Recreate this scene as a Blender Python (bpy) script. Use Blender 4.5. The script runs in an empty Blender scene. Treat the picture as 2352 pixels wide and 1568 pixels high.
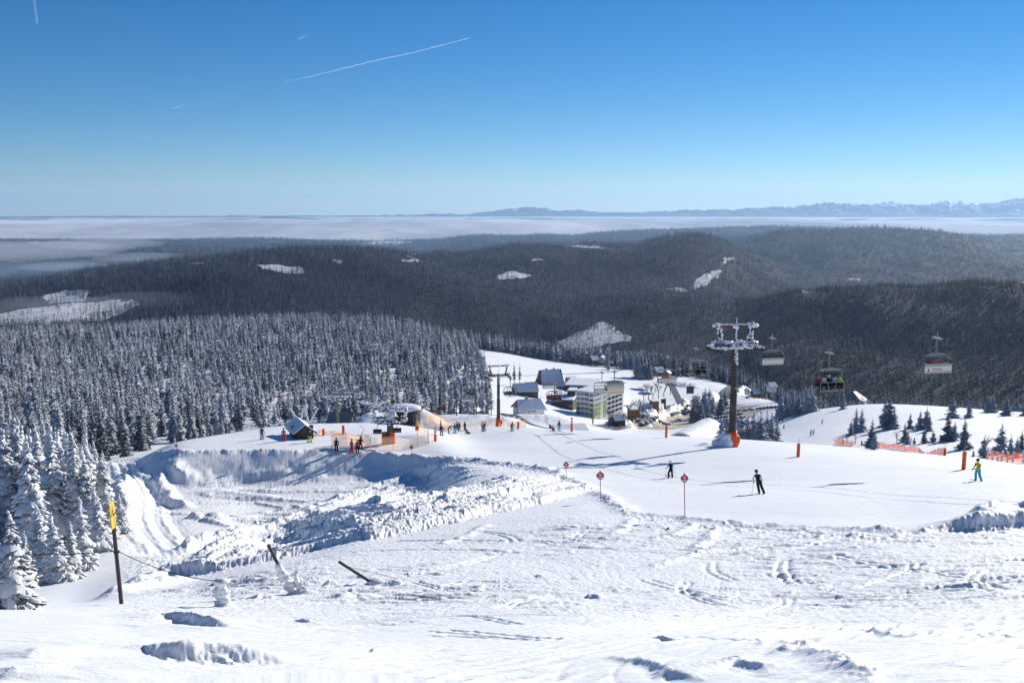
import bpy, bmesh, math, random
import numpy as np
from mathutils import Vector, Matrix
random.seed(7); RNG = np.random.default_rng(11)
scene = bpy.context.scene
COL = scene.collection
PI = math.pi
# ---------------------------------------------------------------- camera geometry
F = 2259.0                       # focal length in units of a 2352 px wide picture
CX, CY = 1176.0, 784.0
TH = math.atan((784 - 478) / F)  # downward pitch
CT, ST = math.cos(TH), math.sin(TH)

def ray(u, v):
    x = (u - CX) / F; y = (CY - v) / F
    return x, CT + y * ST, -ST + y * CT

def polar(u, v, r):
    dx, dy, dz = ray(u, v)
    h = math.hypot(dx, dy)
    return math.atan2(dx, dy), r, dz / h * r

def proj(x, y, z):
    """world -> picture units"""
    d = y * CT - z * ST
    up = y * ST + z * CT
    d = np.where(np.abs(d) < 1e-6, 1e-6, d)
    return CX + F * x / d, CY - F * up / d

# ---------------------------------------------------------------- noise
def _hash(ix, iy, seed):
    h = (ix.astype(np.int64) * 374761393 + iy.astype(np.int64) * 668265263 + seed * 974711) & 0xffffffff
    h = ((h ^ (h >> 13)) * 1274126177) & 0xffffffff
    h = (h ^ (h >> 16)) & 0xffff
    return h.astype(np.float32) / 32767.5 - 1.0

def vnoise(x, y, seed=0):
    x = np.asarray(x, float); y = np.asarray(y, float)
    ix = np.floor(x); iy = np.floor(y)
    fx = x - ix; fy = y - iy
    fx = fx * fx * (3 - 2 * fx); fy = fy * fy * (3 - 2 * fy)
    a = _hash(ix, iy, seed); b = _hash(ix + 1, iy, seed)
    c = _hash(ix, iy + 1, seed); d = _hash(ix + 1, iy + 1, seed)
    return (a + (b - a) * fx) * (1 - fy) + (c + (d - c) * fx) * fy

def fbm(x, y, seed=0, oct=4, gain=0.5, lac=2.03):
    s = 0; a = 1; t = 0
    for i in range(oct):
        s = s + a * vnoise(x, y, seed + i * 17); t += a
        a *= gain; x = x * lac + 3.1; y = y * lac - 1.7
    return s / t

def sstep(a, b, x):
    t = np.clip((x - a) / (b - a), 0, 1)
    return t * t * (3 - 2 * t)

# ---------------------------------------------------------------- monotone cubic
def pchip_slopes(x, y):
    h = np.diff(x, axis=-1); d = np.diff(y, axis=-1) / h
    m = np.zeros_like(y)
    w1 = 2 * h[..., 1:] + h[..., :-1]; w2 = h[..., 1:] + 2 * h[..., :-1]
    d0, d1 = d[..., :-1], d[..., 1:]
    ok = d0 * d1 > 0
    with np.errstate(divide='ignore', invalid='ignore'):
        mm = (w1 + w2) / (w1 / d0 + w2 / d1)
    m[..., 1:-1] = np.where(ok, mm, 0)
    m[..., 0] = d[..., 0]; m[..., -1] = d[..., -1]
    return m

def pchip(x, y, q):
    x = np.asarray(x, float); y = np.asarray(y, float)
    m = pchip_slopes(x, y)
    q = np.clip(q, x[0], x[-1])
    i = np.clip(np.searchsorted(x, q) - 1, 0, len(x) - 2)
    h = x[i + 1] - x[i]; t = (q - x[i]) / h
    return ((1 + 2 * t) * (1 - t) ** 2 * y[i] + t * (1 - t) ** 2 * h * m[i]
            + t * t * (3 - 2 * t) * y[i + 1] + t * t * (t - 1) * h * m[i + 1])

# ---------------------------------------------------------------- terrain control curves: (picture column, picture row, distance)
CURVES = [
 # bottom of the picture
 [(-300,1568,10.5),(1176,1568,10.5),(2650,1568,10.5)],
 # lip of the foreground
 [(-400,1400,26),(300,1400,26.5),(560,1399,27),(900,1392,27),(1700,1396,27),(2700,1398,27)],
 [(-400,1385,45),(0,1385,45),(150,1375,45),(300,1340,47),(450,1335,44),(600,1308,42),(800,1290,40),(1100,1275,40),(1700,1280,40),(2700,1285,40)],
 [(-400,1350,60),(0,1345,60),(150,1320,63),(300,1278,70),(450,1298,60),(600,1283,57),(850,1240,50),(1100,1215,51),(1400,1183,55),(1600,1192,55),(2000,1206,54),(2352,1190,56),(2700,1185,56)],
 [(-400,1290,80),(0,1285,80),(150,1255,84),(300,1208,89),(430,1225,88),(600,1240,84),(850,1168,74),(1100,1150,69),(1400,1137,70),(2000,1143,70),(2352,1132,72),(2700,1128,72)],
 [(-400,1200,110),(0,1195,110),(200,1140,112),(300,1104,118),(380,1125,118),(450,1118,118.4),(600,1116,119.2),(850,1102,118.6),(960,1100,117),(1080,1084,103),(1200,1086,95),(1400,1096,95),(2000,1092,95),(2352,1090,95),(2700,1090,95)],
 [(-400,1160,126),(0,1155,126),(200,1110,126),(300,1088,126),(350,1068,126),(420,1048,125),(600,1042,125),(850,1043,125),(950,1050,122),(1080,1060,114),(1200,1072,108),(1320,1058,114),(1420,1036,125),(1680,1031,127),(2000,1050,122),(2352,1070,120),(2700,1075,120)],
 # far edge of the upper piste
 [(-400,1130,150),(0,1115,150),(200,1070,152),(280,1053,155),(340,1047,168),(440,1036,190),(560,1022,218),(640,1012,238),(760,1004,250),(870,1001,250),(950,996,226),(1010,991,202),(1100,986,178),(1180,983,168),(1300,988,168),(1480,998,165),(1700,1008,160),(1900,1023,157),(2100,1040,155),(2280,1054,152),(2352,1060,150),(2700,1080,150)],
 # just behind it
 [(-400,1135,185),(0,1120,185),(280,1060,190),(440,1030,225),(560,1012,255),(640,1006,275),(760,1000,290),(870,994,295),(950,990,280),(1010,986,255),(1100,981,262),(1180,984,240),(1300,1012,225),(1480,1030,220),(1700,1045,215),(1900,1048,200),(2100,1050,190),(2280,1060,185),(2352,1064,185),(2700,1080,185)],
 [(-400,1060,300),(0,1050,300),(280,1025,300),(440,1010,320),(600,992,335),(760,975,345),(900,966,350),(1010,962,345),(1100,965,350),(1180,975,360),(1300,1000,360),(1480,1018,350),(1600,1018,340),(1700,1020,320),(1800,1006,300),(1900,985,290),(2100,975,280),(2280,985,270),(2352,990,265),(2700,1000,265)],
 [(-400,960,460),(0,955,460),(300,940,460),(600,925,470),(900,925,480),(1010,938,480),(1130,948,490),(1210,959,500),(1320,968,540),(1480,990,560),(1600,990,540),(1700,980,500),(1800,958,450),(1900,938,430),(2000,928,420),(2200,936,400),(2352,947,390),(2700,960,390)],
 [(-400,880,650),(0,875,650),(300,860,650),(600,848,650),(900,850,650),(1060,862,650),(1160,885,660),(1260,896,680),(1400,925,720),(1500,938,760),(1600,942,760),(1700,935,720),(1800,925,640),(1900,960,640),(2000,960,640),(2352,985,640),(2700,990,640)],
 [(-400,790,980),(0,785,980),(300,764,980),(600,750,980),(850,752,980),(1000,775,970),(1060,797,960),(1150,809,950),(1240,826,950),(1400,842,960),(1500,853,960),(1600,868,960),(1700,892,940),(1800,930,920),(1900,980,900),(2352,990,900),(2700,990,900)],
 # hidden valley
 [(-400,800,1250),(0,790,1250),(100,770,1250),(300,775,1250),(600,765,1250),(900,775,1250),(1060,830,1250),(1400,880,1250),(1700,900,1250),(1750,920,1200),(1800,930,1150),(1900,930,1130),(2352,945,1130),(2700,945,1130)],
 [(-400,730,1600),(0,728,1600),(150,720,1600),(300,725,1600),(600,700,1600),(900,720,1600),(1060,760,1600),(1240,790,1600),(1300,787,1560),(1385,784,1560),(1450,790,1560),(1650,800,1600),(1730,790,1500),(1800,785,1450),(1900,800,1450),(2352,800,1450),(2700,800,1450)],
 [(-400,676,2000),(0,676,2000),(200,665,2000),(400,645,2000),(700,630,2000),(900,650,2000),(1060,680,2000),(1300,712,1980),(1385,706,1980),(1450,712,1980),(1600,715,1980),(1700,735,1900),(1760,714,1850),(1850,695,1850),(1950,688,1850),(2100,688,1850),(2250,672,1850),(2352,663,1850),(2700,640,1850)],
 [(-400,668,2500),(0,660,2500),(80,652,2500),(200,630,2500),(320,612,2500),(400,599,2500),(500,590,2500),(600,578,2500),(700,568,2550),(760,568,2550),(850,573,2600),(900,580,2600),(1000,600,2600),(1060,612,2600),(1200,620,2600),(1400,640,2600),(1600,650,2600),(1750,695,2600),(1900,720,2600),(2352,720,2600),(2700,720,2600)],
 [(-400,680,3600),(0,672,3600),(400,640,3600),(700,620,3600),(900,600,3700),(990,594,3700),(1060,592,3700),(1120,580,3700),(1200,570,3700),(1260,576,3700),(1320,570,3900),(1370,568,3900),(1430,578,3900),(1500,564,3800),(1580,551,3800),(1650,562,3800),(1720,620,3900),(1850,665,3900),(2000,668,3900),(2200,668,3900),(2352,655,3900),(2700,650,3900)],
 [(-400,620,6700),(0,612,6700),(300,595,6700),(400,586,6700),(700,585,6700),(1000,590,6700),(1060,600,6700),(1400,590,6800),(1600,575,6900),(1700,558,6900),(1760,540,6900),(1820,527,6900),(1880,532,6900),(1960,528,7000),(2050,530,7100),(2150,536,7100),(2250,562,7100),(2352,600,7100),(2700,620,7100)],
 [(-400,570,9600),(0,566,9600),(250,562,9600),(500,564,9600),(800,566,9600),(1000,575,9600),(1060,560,9600),(1200,560,9600),(1400,552,9600),(1550,550,9600),(1700,545,9600),(2000,550,9600),(2150,555,9700),(2250,552,9700),(2352,546,9700),(2700,545,9700)],
 [(-400,556,13000),(0,556,13000),(100,553,13000),(250,556,13000),(400,552,13000),(600,548,13000),(720,551,13000),(900,553,13000),(1000,551,13000),(1050,543,13000),(1110,538,13000),(1180,540,13000),(1250,534,13000),(1300,540,13000),(1400,531,13000),(1500,528,13000),(1600,524,13000),(1700,520,13000),(1800,519,13000),(1900,523,13000),(2100,533,13000),(2352,543,13000),(2700,545,13000)],
 [(-400,600,17000),(1176,600,17000),(2700,600,17000)],
]
AZT = np.radians(np.linspace(-78, 78, 3120))
_R = [np.full_like(AZT, 0.4)]; _Z = [np.full_like(AZT, -1.72)]
for c in CURVES:
    k = sorted(polar(*p) for p in c)
    a = [q[0] for q in k]
    _R.append(pchip(a, [q[1] for q in k], AZT)); _Z.append(pchip(a, [q[2] for q in k], AZT))
def _gs(a, sg):
    k = int(sg * 3); w = np.exp(-.5 * (np.arange(-k, k + 1) / sg) ** 2); w /= w.sum()
    return np.convolve(np.pad(a, k, mode='edge'), w, 'valid')
for _i in range(1, len(_R)):
    _sg = 7 if _i < 8 else (24 if _i < 11 else 12)
    _R[_i] = _gs(_R[_i], _sg); _Z[_i] = _gs(_Z[_i], _sg)
RT = np.stack(_R, -1); ZT = np.stack(_Z, -1)
# vantage height: the picture-bottom ring sits on a steady slope from the camera's feet
MT = pchip_slopes(RT, ZT); MT[:, 0] = -0.25
CREST = RT[:, 8]                 # distance of the far edge of the upper piste
NK = RT.shape[1]
for _i in range(1, NK): MT[:, _i] = _gs(MT[:, _i], 18 if _i > 5 else 8)

def base_h(x, y):
    x = np.atleast_1d(np.asarray(x, float)).ravel(); y = np.atleast_1d(np.asarray(y, float)).ravel()
    out = np.empty_like(x)
    for s in range(0, len(x), 200000):
        xx = x[s:s + 200000]; yy = y[s:s + 200000]
        az = np.clip(np.arctan2(xx, yy), AZT[0], AZT[-1] - 1e-6); r = np.hypot(xx, yy)
        g = (az - AZT[0]) / (AZT[1] - AZT[0]); i = np.clip(g.astype(int), 0, len(AZT) - 2); t = (g - i)[:, None]
        R = RT[i] * (1 - t) + RT[i + 1] * t; Z = ZT[i] * (1 - t) + ZT[i + 1] * t; M = MT[i] * (1 - t) + MT[i + 1] * t
        r = np.clip(r, R[:, 0], R[:, -1])
        k = np.clip((r[:, None] >= R).sum(1) - 1, 0, NK - 2)
        n = np.arange(len(r))
        r0 = R[n, k]; r1 = R[n, k + 1]; h = r1 - r0; q = (r - r0) / h
        out[s:s + 200000] = ((1 + 2 * q) * (1 - q) ** 2 * Z[n, k] + q * (1 - q) ** 2 * h * M[n, k]
              + q * q * (3 - 2 * q) * Z[n, k + 1] + q * q * (q - 1) * h * M[n, k + 1])
    return out

def undul(x, y):
    r = np.hypot(x, y)
    A = np.interp(r, [1100, 1500, 1900, 2350, 2600, 3000, 3500, 4000, 5200, 6400, 7200, 9000, 12500, 13500], [0, 16, 30, 12, 8, 36, 12, 14, 55, 22, 22, 45, 18, 18])
    k = 1 + r / 4000
    return A * (1.4 * fbm(x / (190 * k) + .3 * y / 400, y / (330 * k), 401, 3) - .35 * np.abs(fbm(x / (120 * k), y / (240 * k), 405, 3)) + .1)
def crest_r(az):
    return np.interp(az, AZT, CREST)

def _hit(u, v, fn):
    dx, dy, dz = ray(u, v); h = math.hypot(dx, dy)
    r = np.concatenate([np.geomspace(6, 1200, 5000), np.geomspace(1201, 16000, 3000)])
    x = r * dx / h; y = r * dy / h; z = r * dz / h
    g = fn(x, y)
    k = np.nonzero(z <= g)[0]
    if len(k) == 0:
        k = [int(np.argmin(z - g))]
    k = int(k[0])
    return float(x[k]), float(y[k]), float(g[k])

def gb(u, v):                     # ground point on the base terrain seen at picture point (u, v)
    return _hit(u, v, base_h)

def poly(pts):
    return np.array([gb(u, v)[:2] for u, v in pts])

# ---------------------------------------------------------------- relief features (world-space polylines)
FEATS = []                        # (polyline, width, height, kind, seed, roughness)
def ridge(pts, w, h, rough=0.3, kind='r', seed=None, world=False):
    P = np.array(pts, float) if world else poly(pts)
    FEATS.append((P, w, h, kind, seed if seed is not None else len(FEATS) * 7 + 3, rough))

def seg_dist(P, x, y):
    best = np.full(x.shape, 1e9); side = np.zeros(x.shape); along = np.zeros(x.shape); acc = 0.0
    endd = np.zeros(x.shape)
    for a, b in zip(P[:-1], P[1:]):
        d = b - a; L = math.hypot(*d)
        if L < 1e-6: continue
        e = d / L
        t = np.clip((x - a[0]) * e[0] + (y - a[1]) * e[1], 0, L)
        ddx = x - a[0] - t * e[0]; ddy = y - a[1] - t * e[1]
        ds = np.hypot(ddx, ddy)
        m = ds < best
        best = np.where(m, ds, best)
        side = np.where(m, np.sign(e[0] * ddy - e[1] * ddx) * ds, side)
        along = np.where(m, acc + t, along)
        acc += L
    return best, side, along, acc

def lerp_curve(A, B, t, n=9):
    A = np.array(A, float); B = np.array(B, float)
    def rs(C):
        s = np.r_[0, np.cumsum(np.hypot(*np.diff(C, axis=0).T))]; s /= s[-1]
        q = np.linspace(0, 1, n)
        return np.c_[np.interp(q, s, C[:, 0]), np.interp(q, s, C[:, 1])]
    return rs(A) * (1 - t) + rs(B) * t

# ploughed windrows on the bank above the hollow
LG = [(330,1322),(470,1318),(645,1280),(845,1236),(1000,1206),(1178,1166),(1380,1124)]
UG = [(400,1262),(550,1226),(665,1194),(780,1150),(881,1112),(960,1082),(1030,1062)]
for i, t in enumerate([0, .055, .11, .17, .23, .29, .35, .41, .47, .53, .60, .66, .73, .80, .87, .94, 1.0]):
    c = lerp_curve(LG, UG, t)
    j = np.array([random.uniform(-2.5, 2.5) for _ in c])
    c[:, 1] += j
    k0 = random.choice([0, 0, 1]); k1 = random.choice([9, 9, 8])
    ridge([tuple(p) for p in c[k0:k1]], random.uniform(.55, .8), random.uniform(.34, .5) * (1.3 if i in (0, 4, 9) else 1), .3, 'p')
for a, b in [((560,1268),(700,1238)),((720,1205),(900,1160)),((980,1150),(1180,1112)),((300,1345),(480,1300)),((250,1370),(420,1335)),
             ((900,1188),(1050,1165)),((450,1290),(590,1262)),((1080,1120),(1290,1098)),((1100,1160),(1330,1128))]:
    m = ((a[0] + b[0]) / 2, (a[1] + b[1]) / 2 - 4)
    ridge([a, m, b], .5, .36, .4)
FR = random.Random(4)
for k in range(13):                               # crossing tracks and low windrows on the floor of the hollow
    u = FR.uniform(400, 640); v = FR.uniform(1108, 1200); L = FR.uniform(150, 330); sl = FR.uniform(-.16, .06)
    ridge([(u, v), (u + L / 2, v + L * sl / 2 + FR.uniform(-6, 6)), (min(u + L, 900), v + L * sl)], FR.uniform(.4, .7), FR.uniform(.10, .22), .4, 'p')
# lumpy rim of the hollow and the band that borders the groomed piste
ridge([(345,1050),(420,1044),(600,1040),(760,1040),(900,1045),(960,1051),(1090,1060),(1200,1073),(1290,1092)], 1.0, .45, .8)
ridge([(1290,1092),(1350,1118),(1400,1148),(1445,1178),(1540,1190),(1660,1201),(1800,1212),(1950,1219),(2090,1222)], .75, .2, .8)
# bank on the right with its shaded side towards the viewer
ridge([(2080,1232),(2150,1222),(2220,1213),(2290,1205),(2420,1196),(2600,1190)], 1.2, .72, .25, 's')
ridge([(2230,1205),(2290,1190),(2352,1186),(2480,1180)], 1.0, .55, .8)
# groomer tracks down the left-hand road
for off, hh in [(-34, .22), (4, .16), (39, .24)]:
    ridge([(275+off*.55,1060),(292+off*.7,1085),(325+off*.8,1115),(334+off,1150),(330+off*1.1,1185),(345+off*1.2,1220),(385+off*1.25,1262)], .5 if abs(off) > 30 else .30, hh, .25)
ridge([(362,1095),(380,1125),(398,1158),(425,1166)], .8, .9, .35)
ridge([(400,1066),(410,1092),(436,1100)], .8, .9, .5)
ridge([(286,1098),(280,1130),(290,1160)], .8, .7, .5)
ridge([(432,1197),(470,1190),(510,1204)], 1.2, .6, .4)
ridge([(480,1128),(560,1140),(640,1150)], 1.6, .5, .5)
for a, b in [((420,1160),(760,1165)),((380,1175),(700,1186)),((470,1140),(800,1150)),((560,1130),(900,1128)),((430,1190),(620,1222)),((640,1175),(820,1140))]:
    m = ((a[0] + b[0]) / 2, (a[1] + b[1]) / 2 + random.uniform(-9, 9)); ridge([a, m, b], .4, .22, .6)
# wind-carved steps in the foreground
ridge([(322,1424),(360,1420),(410,1424),(470,1432),(540,1442),(600,1449)], .38, .21, .15, 's')
ridge([(300,1506),(330,1500),(420,1506),(520,1511),(620,1516),(710,1521)], .38, .21, .15, 's')
ridge([(75,1520),(120,1508),(165,1515)], .5, .12, .1, 's')
ridge([(20,1555),(55,1548),(80,1565)], .4, .1, .1, 's')
ridge([(1340,1371),(1390,1374)], .2, .10, .3, 's')
ridge([(1600,1555),(1640,1535),(1700,1520),(1800,1560)], .22, .06, .8, 's')
ridge([(1380,1505),(1460,1520),(1560,1552),(1700,1575)], .22, .07, .6, 's')
ridge([(1900,1445),(2000,1450),(2110,1468)], .2, .06, .8, 's')
ridge([(1780,1500),(1850,1490),(1900,1512),(1990,1560)], .2, .09, .9)
for _ in range(12):                               # small scattered sastrugi and tracks
    u = random.uniform(560, 2352); v = random.uniform(1215, 1500)
    L = random.uniform(18, 70); s = random.uniform(-.06, .16)
    ridge([(u, v), (u + L / 2, v + L * s / 2 + random.uniform(-2, 2)), (u + L, v + L * s)], random.uniform(.10, .2), random.uniform(.04, .09), .6, 's')
for _ in range(14):
    u = random.uniform(430, 1250); v = random.uniform(1300, 1385)
    L = random.uniform(20, 60)
    ridge([(u, v), (u + L, v - L * .12 + random.uniform(-3, 3))], random.uniform(.12, .24), random.uniform(.07, .14), .6, 's')
for a, b in [((1010,1250),(1120,1205)),((1500,1240),(1600,1205)),((1590,1262),(1650,1212)),((1400,1230),(1450,1195)),((1480,1300),(1620,1262))]:
    ridge([a, ((a[0]+b[0])/2+6, (a[1]+b[1])/2+4), b], .3, .12, .5)
TRK = random.Random(99)
for _ in range(34):                               # pairs of ski grooves curving down the slope
    u = TRK.uniform(420, 2300); v = TRK.uniform(1215, 1480); x0, y0, _z = gb(u, v); a = TRK.uniform(-1.3, 1.3); cv = TRK.uniform(-.22, .22); pts = []
    L_ = TRK.uniform(3, 9) * (y0 / 35)
    for k in range(9): pts.append((x0, y0)); a += cv * L_ / 9 * (30 / y0); x0 += math.sin(a) * L_ / 8; y0 += math.cos(a) * L_ / 8
    gw = .035 + .0016 * y0
    for off in (0, TRK.uniform(.22, .5)): ridge([(p + off, q + off * .3) for p, q in pts], gw, -.045 - .0006 * y0, .2, 'r', world=True)
# mounds (world centre, radii, height)
MOUNDS = []
def mound(u, v, r, rx, ry, h, p=2.0):
    az, rr, z = polar(u, v, r)
    MOUNDS.append((r * math.sin(az), r * math.cos(az), rx, ry, h, p))
mound(915, 1000, 216, 9.0, 12, 4.6, 3.0)          # terrace of the upper lift station
mound(838, 1005, 208, 3.5, 5, 1.8)
mound(975, 985, 212, 5.5, 5, 2.4)
mound(1170, 985, 285, 9, 10, 3.4)
mound(1110, 975, 320, 12, 9, 3.0)
mound(1270, 960, 470, 22, 12, 5.5)
mound(1065, 960, 350, 14, 10, 2.0)
mound(1622, 1010, 133, 1.2, 1.6, .5)
# banks beside the valley road
ridge([(1425,981),(1450,973),(1480,966)], 5.0, 5.0, .7)
ridge([(1470,980),(1530,960),(1600,937),(1655,918)], 6.0, 8.0, .7)
ridge([(1400,975),(1440,962),(1500,945)], 2.5, 2.0, .6)
ridge([(1690,915),(1740,905),(1790,912)], 4.5, 4.0, .6)
ridge([(1540,882),(1570,888),(1610,890)], 5, 4, .8)
ridge([(1030,955),(1070,950),(1120,948)], 3, 3, .7)

TRACK = poly([(262,1056),(284,1085),(318,1118),(333,1150),(332,1185),(350,1218),(385,1250),(400,1268)])
VB = np.array([(-400,1060),(200,1060),(345,1047),(420,1041),(600,1036),(760,1036),(900,1042),(960,1048),(1090,1057),(1200,1070),(1290,1090),(1350,1116),(1400,1148),(1445,1178),(1540,1190),(1660,1201),(1800,1212),(1950,1219),(2090,1222),(2352,1188),(2700,1180)], float)
def detail(x, y, z0, full=True):
    """relief added to the base terrain"""
    if full and len(x) > 1:
        far = np.hypot(x, y) >= 335
        if far.any():
            o = np.empty_like(x)
            if (~far).any(): o[~far] = detail(x[~far], y[~far], z0[~far])
            o[far] = detail(x[far], y[far], z0[far], False); return o
    r = np.hypot(x, y); u, v = proj(x, y, z0)
    d = np.zeros_like(r)
    near = r < 330
    if full:
        vb = np.interp(u, VB[:, 0], VB[:, 1])
        rough = sstep(-3, 5, v - vb) * (r < 200)
        fg = sstep(60, 20, r)
        # long soft undulation
        d += .10 * fbm(x / 9, y / 9, 5, 3) * sstep(8, 30, r) * near
        n1 = fbm(x / 1.3, y / 1.3, 21, 4, .55)
        n2 = fbm(x / .42, y / .42, 31, 3, .6)
        chop = sstep(-.15, .45, fbm(x / 6, y / 6, 41, 3)) * .8 + .2
        # churned snow on the ploughed bank and in the hollow
        lg = np.interp(u, [p[0] for p in LG], [p[1] for p in LG])
        bank = rough * sstep(14, -6, v - lg) * sstep(250, 330, u) * sstep(1460, 1380, u)
        fl = sstep(3, 12, v - 1095) * sstep(300, 420, u) * sstep(980, 840, u) * sstep(1235, 1170, v)
        smoothpatch = np.exp(-(((u - 500) / 75) ** 2 + ((v - 1222) / 22) ** 2) ** 2)
        amp = bank * (1 - .45 * fl) * (1 - .9 * smoothpatch)
        blocks = np.maximum(n2, 0) ** 1.5
        trk, _, _, _ = seg_dist(TRACK, x, y)
        tm = sstep(1.9, 3.4, trk)
        d -= .35 * np.exp(-(trk / 2.6) ** 4) * (r < 170)
        d += (r < 170) * (1 - tm) * .028 * np.cos((trk + .12 * n1) / .55 * 2 * PI) * (.7 + .3 * n1)
        amp = amp * tm * (1 - .65 * sstep(1108, 1094, v) * sstep(980, 900, u))
        d += amp * (.05 * n1 + .09 * blocks + .06 * vnoise(x / .17, y / .17, 77))
        d += np.exp(-((v - 1085) / 26) ** 2) * sstep(330, 420, u) * sstep(1080, 940, u) * rough * (.38 * fbm(x / 2.6, y / 2.6, 83, 3, .5) + .12 * np.maximum(fbm(x / .9, y / .5, 87, 2), 0))
        # open rough slope
        op = rough * (1 - bank) * (1 - .8 * sstep(30, 16, r) ) * sstep(180, 320, u)
        sx = x * .96 - y * .28; sy = x * .28 + y * .96
        sas = fbm(sx / 1.9, sy / .42, 51, 4, .6)
        st2 = np.maximum(0, 1 - np.abs(fbm(sx / 2.2 + 5, sy / .55, 57, 3, .6)) * 7) * sstep(-.1, .3, fbm(x / 2.6, y / 2.6, 58, 2))
        grain = fbm(x / .16, y / .16, 59, 3, .7)
        d += op * (chop * (.12 * sas + .03 * n1 + .10 * np.maximum(n2 - .10, 0) * sstep(-.1, .4, n1 + .2) + .085 * st2) + .03 * grain)
        # band next to the piste border
        bd = np.exp(-((v - vb - 10) / 16) ** 2) * rough * sstep(1250, 1330, u)
        d += bd * (.10 * n1 + .22 * blocks)
        # wind ripples close to the viewer
        qx = x * .55 + y * .84; qy = -x * .84 + y * .55
        ph = qy / .36 + 1.7 * fbm(qx / 3.5, qy / 2.0, 61, 3) + .6 * x / 3
        rip = (.5 + .5 * np.sin(ph * 2 * PI)) ** 3
        rm = sstep(-.35, .25, fbm(x / 4.5, y / 4.5, 71, 2)) * sstep(30, 20, r) * sstep(600, 850, u) 
        d += rip * rm * .065 * (.6 + .4 * vnoise(qx / .8, qy / .8, 73))
        d += sstep(34, 22, r) * (.012 * fbm(x / .35, y / .13, 91, 3, .6) + .035 * fbm(x / 2.3, y / 1.1, 93, 3))
        # curved ski tracks
        for sd_, sc in ((111, 7.0), (117, 5.0), (123, 9.0)):
            f_ = fbm(x / sc, y / (sc * 1.6), sd_, 2, .4) * 5
            tr_ = np.exp(-((f_ - np.round(f_)) * sc * .9 / .5) ** 2 * 2.2)
            d -= .010 * tr_ * sstep(-.1, .2, fbm(x / 8, y / 8, sd_ + 3, 2)) * (r < 160) * (1 - bank) * sstep(200, 400, u)
        # groomed piste: faint ski tracks
        gr = (1 - rough) * (r < 330)
        d += gr * (.020 * fbm(sx / 2.2, sy / .5, 101, 3, .6) + .024 * fbm((x * .8 + y * .6) / 3, (-x * .6 + y * .8) / .35, 103, 2))
    for cx, cy, rx, ry, h, p in MOUNDS:
        m = (np.abs(x - cx) < rx * 2.5) & (np.abs(y - cy) < ry * 2.5)
        if m.any():
            q = ((x[m] - cx) / rx) ** 2 + ((y[m] - cy) / ry) ** 2
            d[m] += h * np.exp(-q ** (p / 2)) * (1 + .10 * fbm(x[m] / 2.2, y[m] / 2.2, int(abs(cx)) + 5, 3))
    for P, w, h, kind, sd, rg in FEATS:
        mg = w * 3.5
        m = (x > P[:, 0].min() - mg) & (x < P[:, 0].max() + mg) & (y > P[:, 1].min() - mg) & (y < P[:, 1].max() + mg)
        if not m.any(): continue
        xm = x[m]; ym = y[m]
        wob = w * (.5 if kind != 'p' else .3)
        ds, side, al, tot = seg_dist(P, xm + wob * vnoise(xm / (w * 2.4), ym / (w * 2.4), sd), ym + wob * vnoise(xm / (w * 2.4), ym / (w * 2.4), sd + 5))
        tp = min(w * 1.5, tot * .4) if kind == 'r' else tot * (.38 if kind == 's' else .08)
        env = sstep(0, tp, al) * sstep(0, tp, tot - al)
        n = fbm(xm / (w * 1.1), ym / (w * 1.1), sd + 9, 4, .6) if kind != 'p' else .6 * fbm(al / (w * 4), side / w, sd + 9, 3, .6) + .4 * fbm(xm / .3, ym / .3, sd + 11, 2)
        if kind == 'r':
            prof = np.exp(-(ds / w) ** 2)
            d[m] += h * prof * (1 + rg * n) * (.35 + .65 * env)
        else:                                       # steep on the viewer's side, gentle behind; 'side' < 0 is the viewer's side for left-to-right lines
            s = side
            prof = np.where(s > 0, np.exp(-s / (w * 1.9)), np.exp(-(s / (w * .42)) ** 2))
            if kind == 'p': prof = np.where(s > 0, np.maximum(0, 1 - s / (w * 2.4)), np.exp(-(s / (w * .85)) ** 2))
            d[m] += .35 * h * env * np.exp(-((s + w * .7) / (w * .8)) ** 2) * fbm(xm / .16, ym / .16, sd + 31, 3, .6)
            scoop = (-.25 if kind == 'p' else -.30) * np.exp(-((s + w * .9) / (w * .75)) ** 2)
            d[m] += h * env * (prof * (1 + rg * n) + scoop) * sstep(3.4 * w, 2.0 * w, ds)
    return d

def H(x, y):
    x = np.atleast_1d(np.asarray(x, float)).ravel(); y = np.atleast_1d(np.asarray(y, float)).ravel()
    z = base_h(x, y)
    return z + detail(x, y, z)
def Hs(x, y):
    return float(H(x, y)[0])
def gp(u, v):                     # final ground point seen at a picture point
    bx, by, bz = gb(u, v); r0 = math.hypot(bx, by)
    dx, dy, dz = ray(u, v); h = math.hypot(dx, dy); r = np.linspace(r0 * .84, r0 * 1.06, 420)
    if 180 < r0 < 420: r = np.linspace(r0 * .62, r0 * 1.06, 700)
    x = r * dx / h; y = r * dy / h; z = r * dz / h; g = H(x, y); k = np.nonzero(z <= g)[0]
    k = int(k[0]) if len(k) else int(np.argmin(z - g))
    return Vector((float(x[k]), float(y[k]), float(g[k])))
def gr(u, r, v=900):              # ground point below column u at distance r
    az, _, _ = polar(u, v, r)
    x = r * math.sin(az); y = r * math.cos(az)
    return Vector((x, y, Hs(x, y)))
def pt(u, v, Y):                  # point seen at (u, v) with world depth Y
    dx, dy, dz = ray(u, v)
    return Vector((dx / dy * Y, Y, dz / dy * Y))
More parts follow.
